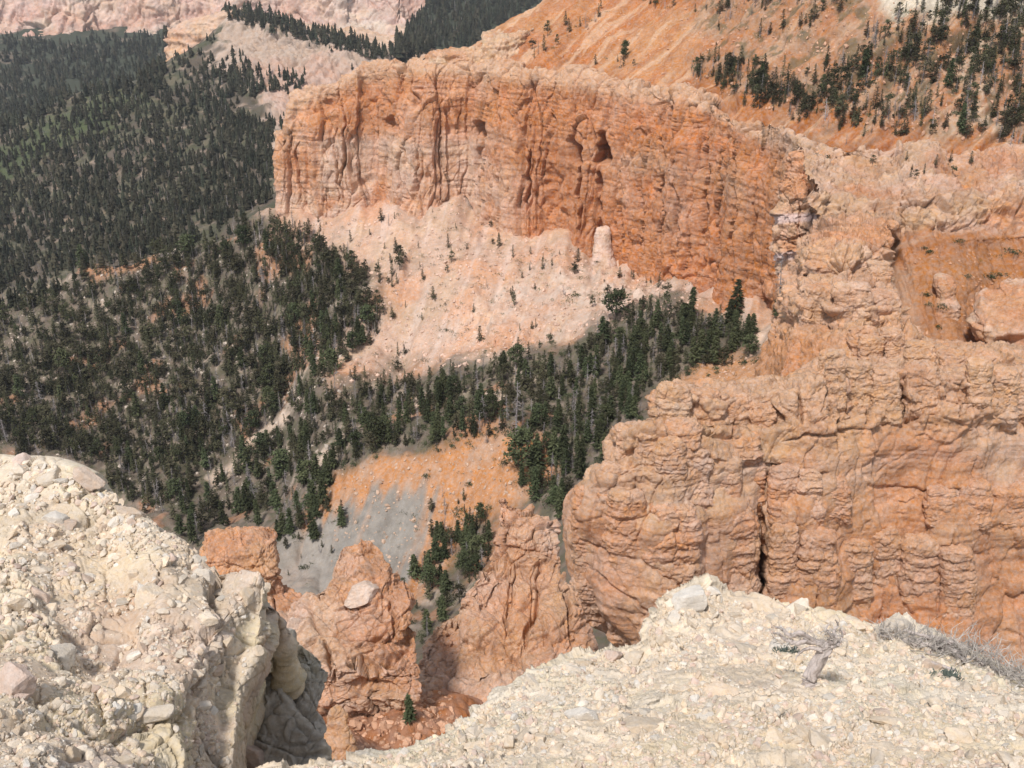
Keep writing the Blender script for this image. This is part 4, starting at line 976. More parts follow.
for k, (a_, b_, rp, lb, sc) in enumerate(BIG):
    h = ray(a_, b_ + 2)
    if h is None: continue
    nn_ = np.array(h[2]) * .45 + np.array([0, -.1, .6]); nn_ /= np.linalg.norm(nn_)
    o = put_rock(RM[k % 40], h[1], nn_, rp * .92 / F * h[3], lb, None, .10, .02, (sc[0], sc[1], sc[2] * 1.6), ang=r.uniform(-.5, .5))
SPM = mesh_np('rock', *stone(917, 4, 16, .10), M['hoodoo'], np.tile(np.array([.66, .51, .41]), (len(ICO[4][0]), 1)), smooth=False)
for (a_, b_, rp, lb) in ((362, 592, 15, 'angular pale pinkish block resting on the shoulder of the squat orange outcrop'), (296, 626, 9, 'small pale knobbly stone on the left slope of the squat orange outcrop')):
    h = ray(a_, b_)
    put_rock(SPM, h[1], h[2], rp / F * h[3], lb, None, .25, -.1, (1.25, .8, 1.5), ang=.7)
for (a_, b_, rp, lb) in ((492, 404, 9, 'pale angular rock sticking out among the trees of the wooded ridge'), (640, 300, 7, 'pale boulder at the upper edge of the ridge wood under the cliff')):
    h = ray(a_, b_)
    put_rock(SPM, h[1], h[2], rp / F * h[3], lb, None, .1, .3, (1, 1, 1.5))
def near_words(a_, b_):
    if a_ < 290:
        return 'left rim ' + ('crest' if b_ < np.interp(a_, [0, 60, 150, 265], [463, 467, 516, 566]) + 30 else 'upper slope' if b_ < 590 else 'middle slope' if b_ < 670 else 'foot')
    if a_ < 520: return 'low left end of the right mound'
    if a_ < 640: return 'mound below the orange spire'
    if a_ < 760: return 'mound below the white crowning rock'
    if a_ < 880: return 'mound around the twisted stump'
    return 'mound below the dead brush'
cnt = 0
for poly, n, sd in ((LP, 105, 5), (RP, 150, 6)):
    for (a_, b_, p, nn, dist) in scatter(poly, n, sd, None):
        if (abs(a_ - 812) < 34 and 630 < b_ < 712) or (a_ > 870 and b_ < np.interp(a_, [870, 1030], [650, 710])): continue
        rp = 4.5 + r.gamma(1.6, 2.0); rp = min(rp, 17) * (1 if b_ > 640 or a_ < 300 else .8)
        zone = near_words(a_, b_)
        put_rock(RM[r.randint(40)], p, nn, rp / F * dist, 'loose cream stone among rubble, ' + zone, 'loose stones, ' + zone, .2, r.uniform(-.15, .08), (1, 1, r.uniform(.7, 1.1)))
log('rocks')

# ------------------------------------------------------------------ dead wood on the right mound
def tube(pts, rad, sides=8, twist=0, ridg=0, cap=True):
    pts = np.array(pts, float); n = len(pts); T_ = np.gradient(pts, axis=0); T_ /= np.linalg.norm(T_, axis=1)[:, None] + 1e-9
    up = np.array([.13, .21, .97]); V = []
    for i in range(n):
        s1 = np.cross(T_[i], up); 
        if np.linalg.norm(s1) < 1e-3: s1 = np.cross(T_[i], [1, 0, 0])
        s1 /= np.linalg.norm(s1); s2 = np.cross(T_[i], s1)
        for k in range(sides):
            th = 2 * math.pi * k / sides + twist * i
            rr_ = rad[i] * (1 + ridg * (math.sin(3 * (2 * math.pi * k / sides)) * .6 + math.sin(7 * (2 * math.pi * k / sides) + 1) * .4))
            V.append(pts[i] + (s1 * math.cos(th) + s2 * math.sin(th)) * rr_)
    V = np.array(V); Fc = grid_faces(n, sides, True)
    Fc = np.concatenate([Fc[:, [0, 1, 2]], Fc[:, [0, 2, 3]]])
    return V, Fc
def join(parts):
    V = []; Fc = []; o = 0
    for v, f in parts: V.append(v); Fc.append(f + o); o += len(v)
    return np.concatenate(V), np.concatenate(Fc)
def wander(p, d, L, n, r, wig=.35, up=0.0):
    pts = [np.array(p, float)]; d = np.array(d, float); d /= np.linalg.norm(d)
    for i in range(n):
        d = d + r.normal(0, wig, 3) * .5 + np.array([0, 0, up]); d /= np.linalg.norm(d); pts.append(pts[-1] + d * L / n)
    return pts
M['dead'] = rock_mat('silver_wood', 60, .8, .004, tint=(.50, .44, .41), attr=False, var=.25, pits=.1)
M['twig'] = plain_mat('silver_twig', (.47, .435, .40), .45, 14, .1)
M['blue'] = plain_mat('bluegreen_leaves', (.14, .17, .15), .25, 20, .1)
def w2(px_, py_, Y): return at(px_, py_, Y)
h = ray(812, 684); base = np.array(h[1]); Yb = base[1]
def rel(px_, py_, dy=0): return at(px_, py_, Yb + dy)
st = bpy.data.objects.new('dead_stump', None); COL.objects.link(st); st.location = base
tag(st, 'twisted silvery dead stump with gnarled bare branches standing on the mound', 'dead stump')
def under(parent, name, vf, mat, smooth=True, kind=None):
    me = mesh_np(name, vf[0] - np.array(parent.location), vf[1], mat, smooth=smooth); o = link(name, me, parent)
    if kind: o['kind'] = kind
    return o
rs = np.random.RandomState(9)
tp = [rel(807, 692), rel(810, 683), rel(813, 672, .02), rel(819, 662, .03), rel(824, 652, .03), rel(828, 645, .04)]
tp = cr_interp(np.array(tp), np.linspace(0, 5, 26), 0)
under(st, 'trunk', tube(tp, np.interp(np.arange(26), [0, 3, 8, 14, 20, 25], [.080, .056, .046, .044, .038, .034]), 26, .13, .42), M['dead'])
hub = rel(828, 645, .04)
bl = [[(828,645),(818,643),(806,641),(798,643),(786,640),(779,634),(773,633)],[(826,647),(812,640),(800,633),(790,636),(782,629),(776,627)],[(828,645),(832,636),(826,630),(829,624)],[(828,646),(836,640),(834,632),(838,625),(836,620)],[(829,647),(838,644),(842,637),(841,630)],[(822,650),(811,648),(800,652),(796,660)]]
for bi, b_ in enumerate(bl):
    pts = [rel(x, y, .04 + .03 * math.sin(k * 1.7 + bi)) for k, (x, y) in enumerate(b_)]
    n = len(pts) * 5; pts = cr_interp(np.array(pts), np.linspace(0, len(pts) - 1, n), 0) + rs.normal(0, .003, (n, 3))
    under(st, 'branch', tube(pts, np.interp(np.arange(n), [0, n * .4, n - 1], [.028, .019, .006] if bi < 2 else [.019, .013, .004]), 9, .1, .25), M['dead'])
tw = []
for k in range(150):
    c0 = rel(rs.uniform(822, 842), rs.uniform(628, 650), rs.uniform(-.03, .1)) if k < 95 else rel(rs.uniform(772, 822), rs.uniform(633, 645), rs.uniform(-.02, .08))
    tw.append(tube(wander(c0, rs.normal(0, 1, 3) + [0, 0, .6], rs.uniform(.04, .13), 4, rs, .6), np.linspace(.0028, .0010, 5), 4))
under(st, 'twigs', join(tw), M['twig'], kind='stuff')
# sprawling dead brush
h = ray(950, 668); base = np.array(h[1])
br_ = bpy.data.objects.new('dead_shrub', None); COL.objects.link(br_); br_.location = base
tag(br_, 'sprawling bare lilac-grey dead shrub lying over the right end of the mound', 'dead shrub')
spine = [(876,628),(890,634),(910,638),(935,645),(955,650),(975,658),(1000,668),(1030,684),(1070,700)]
SPN = []
for (x, y) in spine:
    h = ray(x, y + 6); SPN.append(np.array(h[1]) + [0, .02, .04])
SPN = cr_interp(np.array(SPN), np.linspace(0, len(SPN) - 1, 80), 0)
for bi in range(16):
    i0 = rs.randint(0, 45); i1 = min(79, i0 + rs.randint(18, 38)); seg = SPN[i0:i1] + np.cumsum(rs.normal(0, .006, (i1 - i0, 3)), 0) + rs.normal(0, .04, 3) * [1, 1, .4]
    under(br_, 'branch', tube(seg, np.linspace(rs.uniform(.012, .026), .005, len(seg)), 8, .1, .2), M['dead'])
tw = []
for k in range(430):
    i = int(79 * rs.rand() ** .8); den = np.interp(i, [0, 12, 35, 79], [.4, .75, 1.1, 1.2])
    p0 = SPN[i] + rs.normal(0, 1, 3) * [.07, .09, .015] * den
    dd = np.array([rs.normal(0, .9), rs.normal(0, .8), rs.uniform(.1, 1.5)])
    L = rs.uniform(.08, .26) * den
    pts = wander(p0, dd, L, 4, rs, .45, .03)
    tw.append(tube(pts, np.linspace(.0055, .0018, 5), 3))
    for q in range(2):
        j = rs.randint(1, 4); tw.append(tube(wander(pts[j], dd + rs.normal(0, .9, 3), L * .5, 3, rs, .4), np.linspace(.0026, .0010, 4), 3))
tp0 = SPN[44]
for k in range(4):     # the one twig that stands up
    tw.append(tube(wander(rel(972, 632, 1.0) if 0 else SPN[42] + [0.05, 0, .05], [.1 * k, 0, 1], .28 - .03 * k, 6, rs, .35), np.linspace(.004, .0012, 7), 4))
under(br_, 'twigs', join(tw), M['twig'], kind='stuff')
h = ray(948, 664); lg = bpy.data.objects.new('dead_branch', None)
pts = [np.array(ray(x, y)[1]) + [0, 0, .02] for x, y in ((922,658),(930,664),(942,668),(955,673))]
V_, F_ = tube(cr_interp(np.array(pts), np.linspace(0, 3, 16), 0), np.linspace(.012, .016, 16), 9, .1, .2)
tag(link('dead_branch', mesh_np('dead_branch', V_, F_, M['dead'])), 'short thick silvery branch lying in front of the dead shrub', 'branch')
for (x, y, lb) in ((788, 652, 'tiny blue-green tuft growing left of the twisted stump'), (948, 677, 'dark little tuft at the foot of the dead shrub')):
    h = ray(x, y); base = np.array(h[1]); tw = []
    for k in range(140):
        p0 = base + rs.normal(0, 1, 3) * [.055, .035, .006]
        tw.append(tube(wander(p0, [rs.normal(0, .6), rs.normal(0, .6), 1], rs.uniform(.03, .06), 2, rs, .3), [.004, .005, .001], 3))
    V_, F_ = join(tw); tag(link('plant_tuft', mesh_np('plant_tuft', V_, F_, M['blue'])), lb, 'plant')
log('near')

# ================================================================== trees
def rv(r, a_, b_): return r.uniform(a_, b_)
def conifer(seed, width, nb, fing, open_=0.0, rag=.3):
    """unit-height conifer: trunk and crown of drooping sprays"""
    r = np.random.RandomState(seed); tris = []
    lean = r.normal(0, .02, 2)
    low = r.uniform(.06, .2)
    gap = r.uniform(0, 6.3); 
    for k in range(nb):
        z = low + (1 - low) * (k + r.rand()) / nb; z = min(z, .985)
        prof = (1 - z) ** .75 * min(1, (z - low) / .12 + .45) 
        a_ = k * 2.399 + r.normal(0, .5)
        L = width * prof * r.uniform(1 - rag * 1.6, 1.15) + .012
        L *= 1 - .35 * max(0, math.cos(a_ - gap)) * (.5 + .5 * math.sin(z * 9 + seed))
        if r.rand() < open_: continue
        ca, sa = math.cos(a_), math.sin(a_)
        rise = r.uniform(-.35, .1) - .1 * (1 - z)
        c0 = np.array([lean[0] * z, lean[1] * z, z]); tip = c0 + np.array([ca * L, sa * L, rise * L])
        s_ = np.array([-sa, ca, 0]); w_ = L * r.uniform(.16, .3)
        m_ = c0 + (tip - c0) * .55
        tris.append((c0 + [0, 0, .012], m_ + s_ * w_, tip)); tris.append((c0 + [0, 0, .012], tip, m_ - s_ * w_))
        for f_ in range(fing):
            t = r.uniform(.25, 1.0); q = c0 + (tip - c0) * t; l2 = (.10 + .22 * L) * r.uniform(.25, .6)
            o_ = r.normal(0, 1, 3); o_[2] = -abs(o_[2]) * .8 + .15; o_ = o_ / np.linalg.norm(o_) * l2
            s2 = np.cross(o_, r.normal(0, 1, 3)); s2 = s2 / (np.linalg.norm(s2) + 1e-6) * l2 * .33
            tris.append((q + s2, q - s2, q + o_ + np.array([ca, sa, 0]) * l2 * .4))
    for k in range(4):
        a_ = k * 1.6; tris.append((np.array([lean[0], lean[1], 1.03]), np.array([lean[0] + .012 * math.cos(a_), lean[1] + .012 * math.sin(a_), .9]), np.array([lean[0] + .012 * math.cos(a_ + 1.6), lean[1] + .012 * math.sin(a_ + 1.6), .9])))
    C_ = np.array(tris).reshape(-1, 3)
    return trunk_t(r, lean, .95, .016), (C_, np.arange(len(C_)).reshape(-1, 3))
def trunk_t(r, lean, h, rad, sides=5):
    pts = [np.array([lean[0] * t, lean[1] * t, h * t]) + (r.normal(0, .003, 3) if 0 < t else 0) for t in np.linspace(-.03, 1, 6)]
    V, Fc = tube(pts, np.linspace(rad, rad * .25, 6), sides); return V, Fc
def bushy(seed, width, ncl, nl, ls=1.0):
    """rounder open pine: leaf clumps at the ends of limbs"""
    r = np.random.RandomState(seed); tris = []; lean = r.normal(0, .03, 2); limbs = []
    for k in range(ncl):
        z = r.uniform(.25, 1) ** .8; a_ = r.uniform(0, 6.3)
        R_ = width * math.sqrt(max(.02, 1 - ((z - .55) / .5) ** 2)) * r.uniform(.35, 1)
        if z > .9: R_ *= .4
        c0 = np.array([math.cos(a_) * R_ + lean[0] * z, math.sin(a_) * R_ + lean[1] * z, z * .95])
        limbs.append(tube([np.array([lean[0] * z, lean[1] * z, z * .85]), c0], [.006, .002], 3))
        cr = r.uniform(.05, .10)
        for q in range(nl):
            p = c0 + r.normal(0, 1, 3) * cr * [.75, .75, .5]; l2 = r.uniform(.025, .05) * ls
            u_ = r.normal(0, 1, 3); u_ /= np.linalg.norm(u_); v_ = np.cross(u_, r.normal(0, 1, 3)); v_ /= np.linalg.norm(v_)
            tris.append((p + u_ * l2, p - u_ * l2 * .6 + v_ * l2 * .6, p - u_ * l2 * .6 - v_ * l2 * .6))
    C_ = np.array(tris).reshape(-1, 3)
    return join([trunk_t(r, lean, .9, .02)] + limbs), (C_, np.arange(len(C_)).reshape(-1, 3))
def snag(seed, nb, wd=.13):
    r = np.random.RandomState(seed); lean = r.normal(0, .04, 2); parts = []
    for k in range(nb):
        z = r.uniform(.12, .97); a_ = r.uniform(0, 6.3); L = wd * (1.1 - z) * r.uniform(.4, 1.2) + .02
        c0 = np.array([lean[0] * z, lean[1] * z, z]); d = np.array([math.cos(a_), math.sin(a_), r.uniform(-.7, .25)])
        e1 = c0 + d * L
        parts.append(tube([c0, e1], [.0055, .002], 3))
        for q in range(2):
            p = c0 + d * L * r.uniform(.3, .9); parts.append(tube([p, p + (d + r.normal(0, .8, 3)) * L * .35], [.003, .0012], 3))
    return trunk_t(r, lean, 1.0, .017, 6), join(parts)
def shrub(seed, nl):
    r = np.random.RandomState(seed); tris = []; lobes = [(r.normal(0, .35, 2), r.uniform(.3, .6)) for _ in range(5)]
    for k in range(nl):
        (lx, ly), lr = lobes[r.randint(5)]
        d = r.normal(0, 1, 3); d[2] = abs(d[2]); d /= np.linalg.norm(d); p = np.array([lx, ly, 0]) + d * lr * r.uniform(.7, 1.1) * [1, 1, 1.1]
        l2 = r.uniform(.06, .14); u_ = r.normal(0, 1, 3); u_ /= np.linalg.norm(u_); v_ = np.cross(u_, r.normal(0, 1, 3)); v_ /= np.linalg.norm(v_)
        tris.append((p + u_ * l2, p - u_ * l2 * .6 + v_ * l2 * .6, p - u_ * l2 * .6 - v_ * l2 * .6))
    C_ = np.array(tris).reshape(-1, 3); C_[:, 2] = np.maximum(C_[:, 2], -.1)
    return C_, np.arange(len(C_)).reshape(-1, 3)
HI = [conifer(10 + k, [.17, .20, .23, .18, .27, .21][k % 6], 130, 9, .03) for k in range(12)] + [bushy(40 + k, [.20, .25, .29][k % 3], 34, 30) for k in range(8)]
LO = [conifer(60 + k, [.20, .24, .28][k % 3], 62, 4, 0) for k in range(10)] + [bushy(80 + k, .25, 24, 16, 1.2) for k in range(3)]
def spire(seed, wd, tiers=6, sides=7):
    r = np.random.RandomState(seed); V = []; Fc = []
    for k in range(tiers):
        z0 = .08 + .86 * k / tiers; z1 = min(1.0, z0 + 1.6 / tiers); R0 = wd * (1 - z0) ** .7 * r.uniform(.85, 1.15)
        top = len(V); V.append((r.normal(0, .015), r.normal(0, .015), z1))
        for q in range(sides):
            a_ = 6.283 * (q + r.uniform(-.3, .3)) / sides; rr_ = R0 * r.uniform(.55, 1.3); V.append((math.cos(a_) * rr_, math.sin(a_) * rr_, z0 + r.uniform(-.03, .03)))
        for q in range(sides): Fc.append((top, top + 1 + q, top + 1 + (q + 1) % sides))
    return (np.zeros((0, 3)), np.zeros((0, 3), int)), (np.array(V), np.array(Fc))
VL = [spire(110 + k, [.20, .25, .30][k % 3]) for k in range(9)]
SN = [snag(90 + k, 60, [.12, .16, .10][k % 3]) for k in range(8)]; SNL = [snag(95 + k, 16) for k in range(4)]
SH = [shrub(100 + k, 170) for k in range(8)]; SHL = [shrub(120 + k, 40) for k in range(5)]

SAND = [(748,352),(756,325),(800,300),(815,285),(808,325),(775,350)]
OKG = {'canyon_floor', 'upper_slope', 'forested_hillside', 'wooded_ridge', 'valley_floor', 'cliff_terrace', 'cliff_bluff'}
def samp(poly, n, seed, hmin, hmax, dead=.08, bush=0.0, clump=None, thr=0.0, zone='', dmin=130):
    """feet of trees found by looking at the ground inside an outline of the photo"""
    r = np.random.RandomState(seed); out = []
    xs = [p[0] for p in poly]; ys = [p[1] for p in poly]; tries = 0
    while len(out) < n and tries < 12:
        tries += 1
        x = r.uniform(min(xs), max(xs), 3 * n); y = r.uniform(min(ys), max(ys), 3 * n)
        m = (poly_d(x, y, poly) > r.normal(0, 3, 3 * n)) & (poly_d(x, y, SAND) < 0)
        if clump: 
            cn = fbm(np.stack([x / clump, y / clump * 1.3, x * 0 + seed], -1), 3); m &= cn > thr + r.normal(0, .06, 3 * n)
        for a_, b_ in zip(x[m], y[m]):
            h_ = ray(a_, b_)
            if h_ is None or h_[0].name not in OKG or h_[3] < dmin or h_[2].z < .3: continue
            k = r.rand(); kind = 'dead' if k < dead else ('shrub' if k < dead + bush else 'tree')
            H = r.uniform(hmin, hmax) * (1 if r.rand() > .3 else r.uniform(.4, .8)) * (1.25 if r.rand() > .93 else 1)
            if kind == 'shrub': H = r.uniform(.9, 2.2)
            if kind == 'dead': H *= r.uniform(.7, 1.1)
            out.append(dict(p=np.array(h_[1]), n=h_[2], d=h_[3], H=H, kind=kind, zone=zone, px=a_, py=b_, r=r.rand(4)))
            if len(out) >= n: break
    return out
T = []
Z1 = 'the broad forested slope left of the pale talus'
Z2 = 'the wooded ridge below the long cliff'
Z3 = 'the gully between the grey bank and the orange spire'
Z4 = 'the slope between the orange bank and the rock wall'
Z5 = 'the lower slope behind the left rim'
Z6 = 'the pale pink talus under the long cliff'
Z7 = 'the red slope above the cliff at upper right'
Z8 = 'the far hillside at upper left'
# near-left forest
T += samp([(-60,320),(0,295),(90,272),(180,256),(250,224),(300,235),(345,262),(378,300),(385,330),(330,380),(300,400),(250,440),(210,470),(150,515),(60,475),(-60,470)], 3300, 1, 5, 10.5, .22, .10, 50, -.42, Z1)
T += samp([(-60,330),(0,300),(180,258),(300,260),(380,320),(300,400),(150,515),(-60,470)], 1200, 21, 1, 2, 0, 1.0, 30, -.1, Z1)
T += samp([(255,222),(300,228),(352,262),(385,310),(345,350),(300,330),(270,270)], 110, 2, 6, 9.5, .1, .1, 40, -.1, Z1)
# wooded ridge
T += samp([(300,395),(400,385),(470,372),(560,362),(610,330),(640,305),(700,325),(755,335),(745,362),(700,372),(655,390),(640,425),(600,445),(570,440),(520,430),(470,440),(430,452),(390,447),(335,468),(290,480),(270,440)], 860, 3, 4.5, 8.5, .2, .12, 40, -.55, Z2)
T += samp([(560,362),(610,330),(660,310),(720,325),(755,335),(745,362),(700,372),(655,390),(600,385)], 45, 4, 6.5, 11.5, .1, .05, None, 0, Z2)
T += samp([(330,445),(380,400),(440,390),(520,390),(500,425),(430,450),(390,447)], 40, 5, 7, 11.5, .1, .05, None, 0, Z2)
T += samp([(300,395),(400,385),(470,372),(560,350),(610,320),(660,315),(755,335),(745,362),(700,380),(640,430),(600,460),(560,460),(520,430),(430,452),(335,468),(290,480),(270,440)], 650, 33, 1, 2, .06, .94, 25, -.25, Z2)
# strip on right of bank, gully
T += samp([(520,440),(600,440),(650,425),(615,470),(598,500),(565,540),(540,520),(520,490)], 75, 6, 6, 12, .16, .3, None, 0, Z4)
T += samp([(440,520),(465,500),(490,515),(498,560),(470,600),(450,640),(425,650),(400,590),(425,560)], 120, 7, 4.5, 8, .15, .3, None, 0, Z3)
T += samp([(150,520),(210,470),(270,440),(335,460),(330,490),(318,540),(260,545),(200,560)], 210, 8, 7, 11.5, .2, .15, 45, -.3, Z5)
T += samp([(290,520),(345,520),(340,560),(300,600),(270,590)], 18, 9, 2.5, 5, .05, .6, None, 0, Z5)
T += samp([(325,500),(350,510),(350,530),(325,530)], 6, 19, 4, 7, 0, .3, None, 0, Z5)
T += samp([(340,480),(430,470),(470,460),(540,450),(520,500),(470,530),(420,590),(360,560)], 34, 10, 2.5, 5, .12, .8, None, 0, 'the bare orange and grey bank')
# shrubs and small trees on talus
T += samp([(300,225),(400,215),(470,195),(600,265),(740,300),(640,310),(560,345),(420,375),(330,385),(390,320),(345,262)], 330, 11, 2.5, 6.5, .03, .78, 30, -.15, Z6)
T += samp([(350,268),(400,262),(405,285),(375,290)], 16, 12, 5, 8, 0, 0, None, 0, Z6)
T += samp([(600,275),(650,272),(665,300),(640,315),(610,305)], 26, 13, 2.5, 4.5, 0, .6, None, 0, Z6)
T += samp([(537,252),(560,250),(566,275),(545,275)], 9, 14, 2, 3.5, 0, .6, None, 0, Z6)
T += samp([(690,345),(760,330),(775,395),(700,395),(660,400)], 26, 23, 3, 6, .1, .6, None, 0, Z4)
# above the cliff
T += samp([(690,72),(720,55),(790,80),(850,60),(880,25),(920,5),(1060,0),(1060,150),(960,138),(870,138),(820,125),(760,100)], 420, 15, 3.5, 7.5, .2, .25, 60, -.3, Z7)
T += samp([(690,75),(720,60),(790,80),(850,60),(900,10),(1060,0),(1060,150),(960,135),(870,135),(820,122),(760,105)], 480, 45, 3, 6.5, .2, .3, None, 0, Z7)
T += samp([(683,78),(720,58),(750,70),(800,100),(830,130),(780,115),(730,95)], 110, 46, 3.5, 7, .2, .25, None, 0, Z7)
T += samp([(640,0),(700,-5),(860,-5),(840,30),(780,40),(720,30)], 120, 16, 4, 7, .1, .6, 40, -.15, Z7)
T += samp([(900,-5),(1060,-5),(1060,60),(940,50)], 90, 24, 4, 8, .15, .2, None, 0, Z7)
T += samp([(592,60),(632,50),(640,68),(600,72)], 11, 17, 4, 6.5, .2, .4, None, 0, Z7)
T += samp([(520,52),(600,6),(612,8),(540,62)], 30, 18, 4, 7, .1, .5, None, 0, Z7)
T += samp([(780,130),(900,150),(980,160),(970,185),(900,180),(800,165)], 14, 20, 2, 4, .1, .6, None, 0, Z7)
T += samp([(900,250),(1040,235),(1040,290),(900,370)], 13, 22, 1.2, 2, 0, 1, None, 0, 'the orange basin above the rock wall')
# far
T += samp([(-60,290),(0,288),(180,250),(276,200),(276,150),(262,120),(200,100),(160,88),(80,98),(0,138),(-60,160)], 4300, 25, 6, 11, .12, .08, 35, -.42, Z8, 560)
T += samp([(200,70),(300,70),(310,120),(270,180),(230,150)], 260, 26, 8, 12, .05, .1, 40, -.1, Z8)
T += samp([(168,62),(215,38),(250,60),(235,115),(190,105),(168,88)], 160, 47, 7, 11, .1, .15, 40, -.3, Z8, 560)
T += samp([(60,98),(90,92),(200,78),(240,60),(260,90),(200,110)], 90, 36, 9, 12, .05, .1, None, 0, Z8, 900)
T += samp([(260,130),(400,50),(400,130),(300,150)], 110, 27, 7, 10, .05, .3, 30, 0, Z8)
T += samp([(-60,160),(0,135),(80,95),(165,88),(168,34),(100,38),(60,48),(30,34),(-60,44)], 1800, 28, 11, 16, .03, 0, 50, -.32, Z8, 900)
T += samp([(225,10),(260,14),(330,35),(400,56),(460,60),(400,64),(330,46),(230,16)], 380, 29, 8, 13, .05, 0, None, 0, Z8, 900)
T += samp([(395,60),(400,30),(410,-12),(650,-12),(560,20),(520,36),(430,62)], 1000, 30, 11, 16, .04, 0, None, 0, Z8, 900)
T += samp([(60,55),(150,42),(165,60),(100,80)], 90, 31, 10, 14, 0, 0, None, 0, Z8, 900)
log('samples', len(T))
# single trees and shrubs that stand apart
def one(px_, py_, H, kind, label, tpl=None):
    h_ = ray(px_, py_)
    if h_ is None: return
    T.append(dict(p=np.array(h_[1]), n=h_[2], d=h_[3], H=H, kind=kind, zone='', px=px_, py=py_, r=np.random.RandomState(int(px_ * 7 + py_)).rand(4), label=label, tpl=tpl))
one(410, 722, 1.9, 'tree', 'tiny bright young conifer on the red saddle between the outcrop and the spire')
one(522, 472, 14.5, 'tree', 'lone bushy dark conifer standing on the orange slope right of the bank', 13)
one(516, 440, 20, 'dead', 'tall grey dead snag beside the white rock on the wooded ridge')
one(255, 500, 17, 'dead', 'tall silver snag on the lower forest slope left of the bank')
one(735, 318, 14, 'tree', 'tallest dark spruce at the right end of the ridge against the cliff foot', 2)
one(690, 322, 13, 'tree', 'tall narrow spruce left of the tallest one under the cliff', 0)
one(615, 320, 12, 'tree', 'open-crowned pine at the upper left of the ridge wood', 14)
one(342, 527, 8, 'tree', 'small spire-shaped conifer on the left lip of the grey bank', 1)
one(567, 352, 1.6, 'shrub', 'round dark bush on the pale talus above the wood')
one(447, 330, 1.8, 'shrub', 'lone round dark bush low on the talus')
one(625, 60, 8, 'tree', 'leaning dark conifer standing alone on the orange slope above the cliff', 15)
one(598, 262, 1.5, 'shrub', 'small bush right beside the pale rock tooth')
one(1001, 275, 2.0, 'shrub', 'green bush on the orange basin slope near the right edge')
one(945, 308, 1.8, 'shrub', 'dark bush just below the isolated rock knob')
one(775, 318, 6, 'tree', 'short conifer at the top of the bare sand slope', 4)
one(706, 362, 11, 'tree', 'dense dark conifer in front of the bare sand slope', 5)
one(780, 292, 8, 'dead', 'thin grey dead pole standing near the cliff foot at the right end of the wood')

def hgt(t): return t['H'] / t['d'] * F * (1.6 if t['kind'] == 'shrub' else 1)
live = sorted([t for t in T if t['kind'] == 'tree'], key=lambda t: ('label' not in t, -hgt(t)))
deadl = sorted([t for t in T if t['kind'] == 'dead'], key=lambda t: ('label' not in t, -hgt(t)))
shr = sorted([t for t in T if t['kind'] == 'shrub'], key=lambda t: ('label' not in t, -hgt(t)))
log('live', len(live), 'dead', len(deadl), 'shrubs', len(shr))
def mk(name, vf, mat): return mesh_np(name, vf[0], vf[1], mat, smooth=False)
HIM = [(mk('trunk', t, M['bark']), mk('crown', c_, M['needles'])) for t, c_ in HI]
SNM = [(mk('trunk', t, M['snag']), mk('branches', c_, M['snag'])) for t, c_ in SN]
SHM = [mk('shrub', c_, M['leaves']) for c_ in SH]
def place(t, name, parts, label, cat, group):
    e_ = bpy.data.objects.new(name, None); COL.objects.link(e_)
    e_.location = t['p'] - np.array([0, 0, .02 * t['H']]); e_.rotation_euler = ((t['r'][2] - .5) * .08, (t['r'][3] - .5) * .08, t['r'][0] * 6.28)
    w_ = .85 + .5 * t['r'][1]; e_.scale = (t['H'] * w_, t['H'] * w_, t['H'])
    tag(e_, label, cat, group)
    for nme, me in parts:
        o = bpy.data.objects.new(nme, me); COL.objects.link(o); o.parent = e_
    return e_
def side(t):
    x = t['px']
    return 'left part' if x < (150 if t['zone'] in (Z1, Z5) else 450 if t['zone'] == Z2 else 820 if t['zone'] == Z7 else 420) else 'right part'
for k, t in enumerate(live[:300]):
    tp_ = t.get('tpl') if t.get('tpl') is not None else int(t['r'][3] * 15) % 15
    nrw = tp_ < 12
    if 'label' in t: lb, gp = t['label'], None
    else:
        lb = ('pointed dark green conifer' if nrw else 'round-crowned dark green pine') + ' on the ' + side(t) + ' of ' + t['zone']
        gp = lb.replace('conifer', 'conifers').replace('pine ', 'pines ')
        lb = ' '.join(lb.split()[:16])
    place(t, 'conifer' if nrw else 'pine_tree', [('trunk', HIM[tp_][0]), ('crown', HIM[tp_][1])], lb, 'tree', gp)
for k, t in enumerate(deadl[:110]):
    tp_ = int(t['r'][3] * 8) % 8
    if 'label' in t: lb, gp = t['label'], None
    else: lb = ' '.join(('bare grey dead tree on the ' + side(t) + ' of ' + t['zone']).split()[:16]); gp = lb.replace('tree', 'trees')
    place(t, 'dead_tree', [('trunk', SNM[tp_][0]), ('branches', SNM[tp_][1])], lb, 'dead tree', gp)
for k, t in enumerate(shr[:290]):
    o = link('shrub', SHM[int(t['r'][3] * 8) % 8]); o.location = t['p'] - np.array([0, 0, .1]); s_ = t['H'] * (.8 + .5 * t['r'][1]); o.scale = (s_ * 1.1, s_ * 1.1, s_ * .85); o.rotation_euler = (0, 0, t['r'][0] * 6.28)
    if 'label' in t: lb, gp = t['label'], None
    else: lb = ' '.join(('low dark green shrub on the ' + side(t) + ' of ' + t['zone']).split()[:16]); gp = lb.replace('shrub', 'shrubs')
    tag(o, lb, 'shrub', gp)
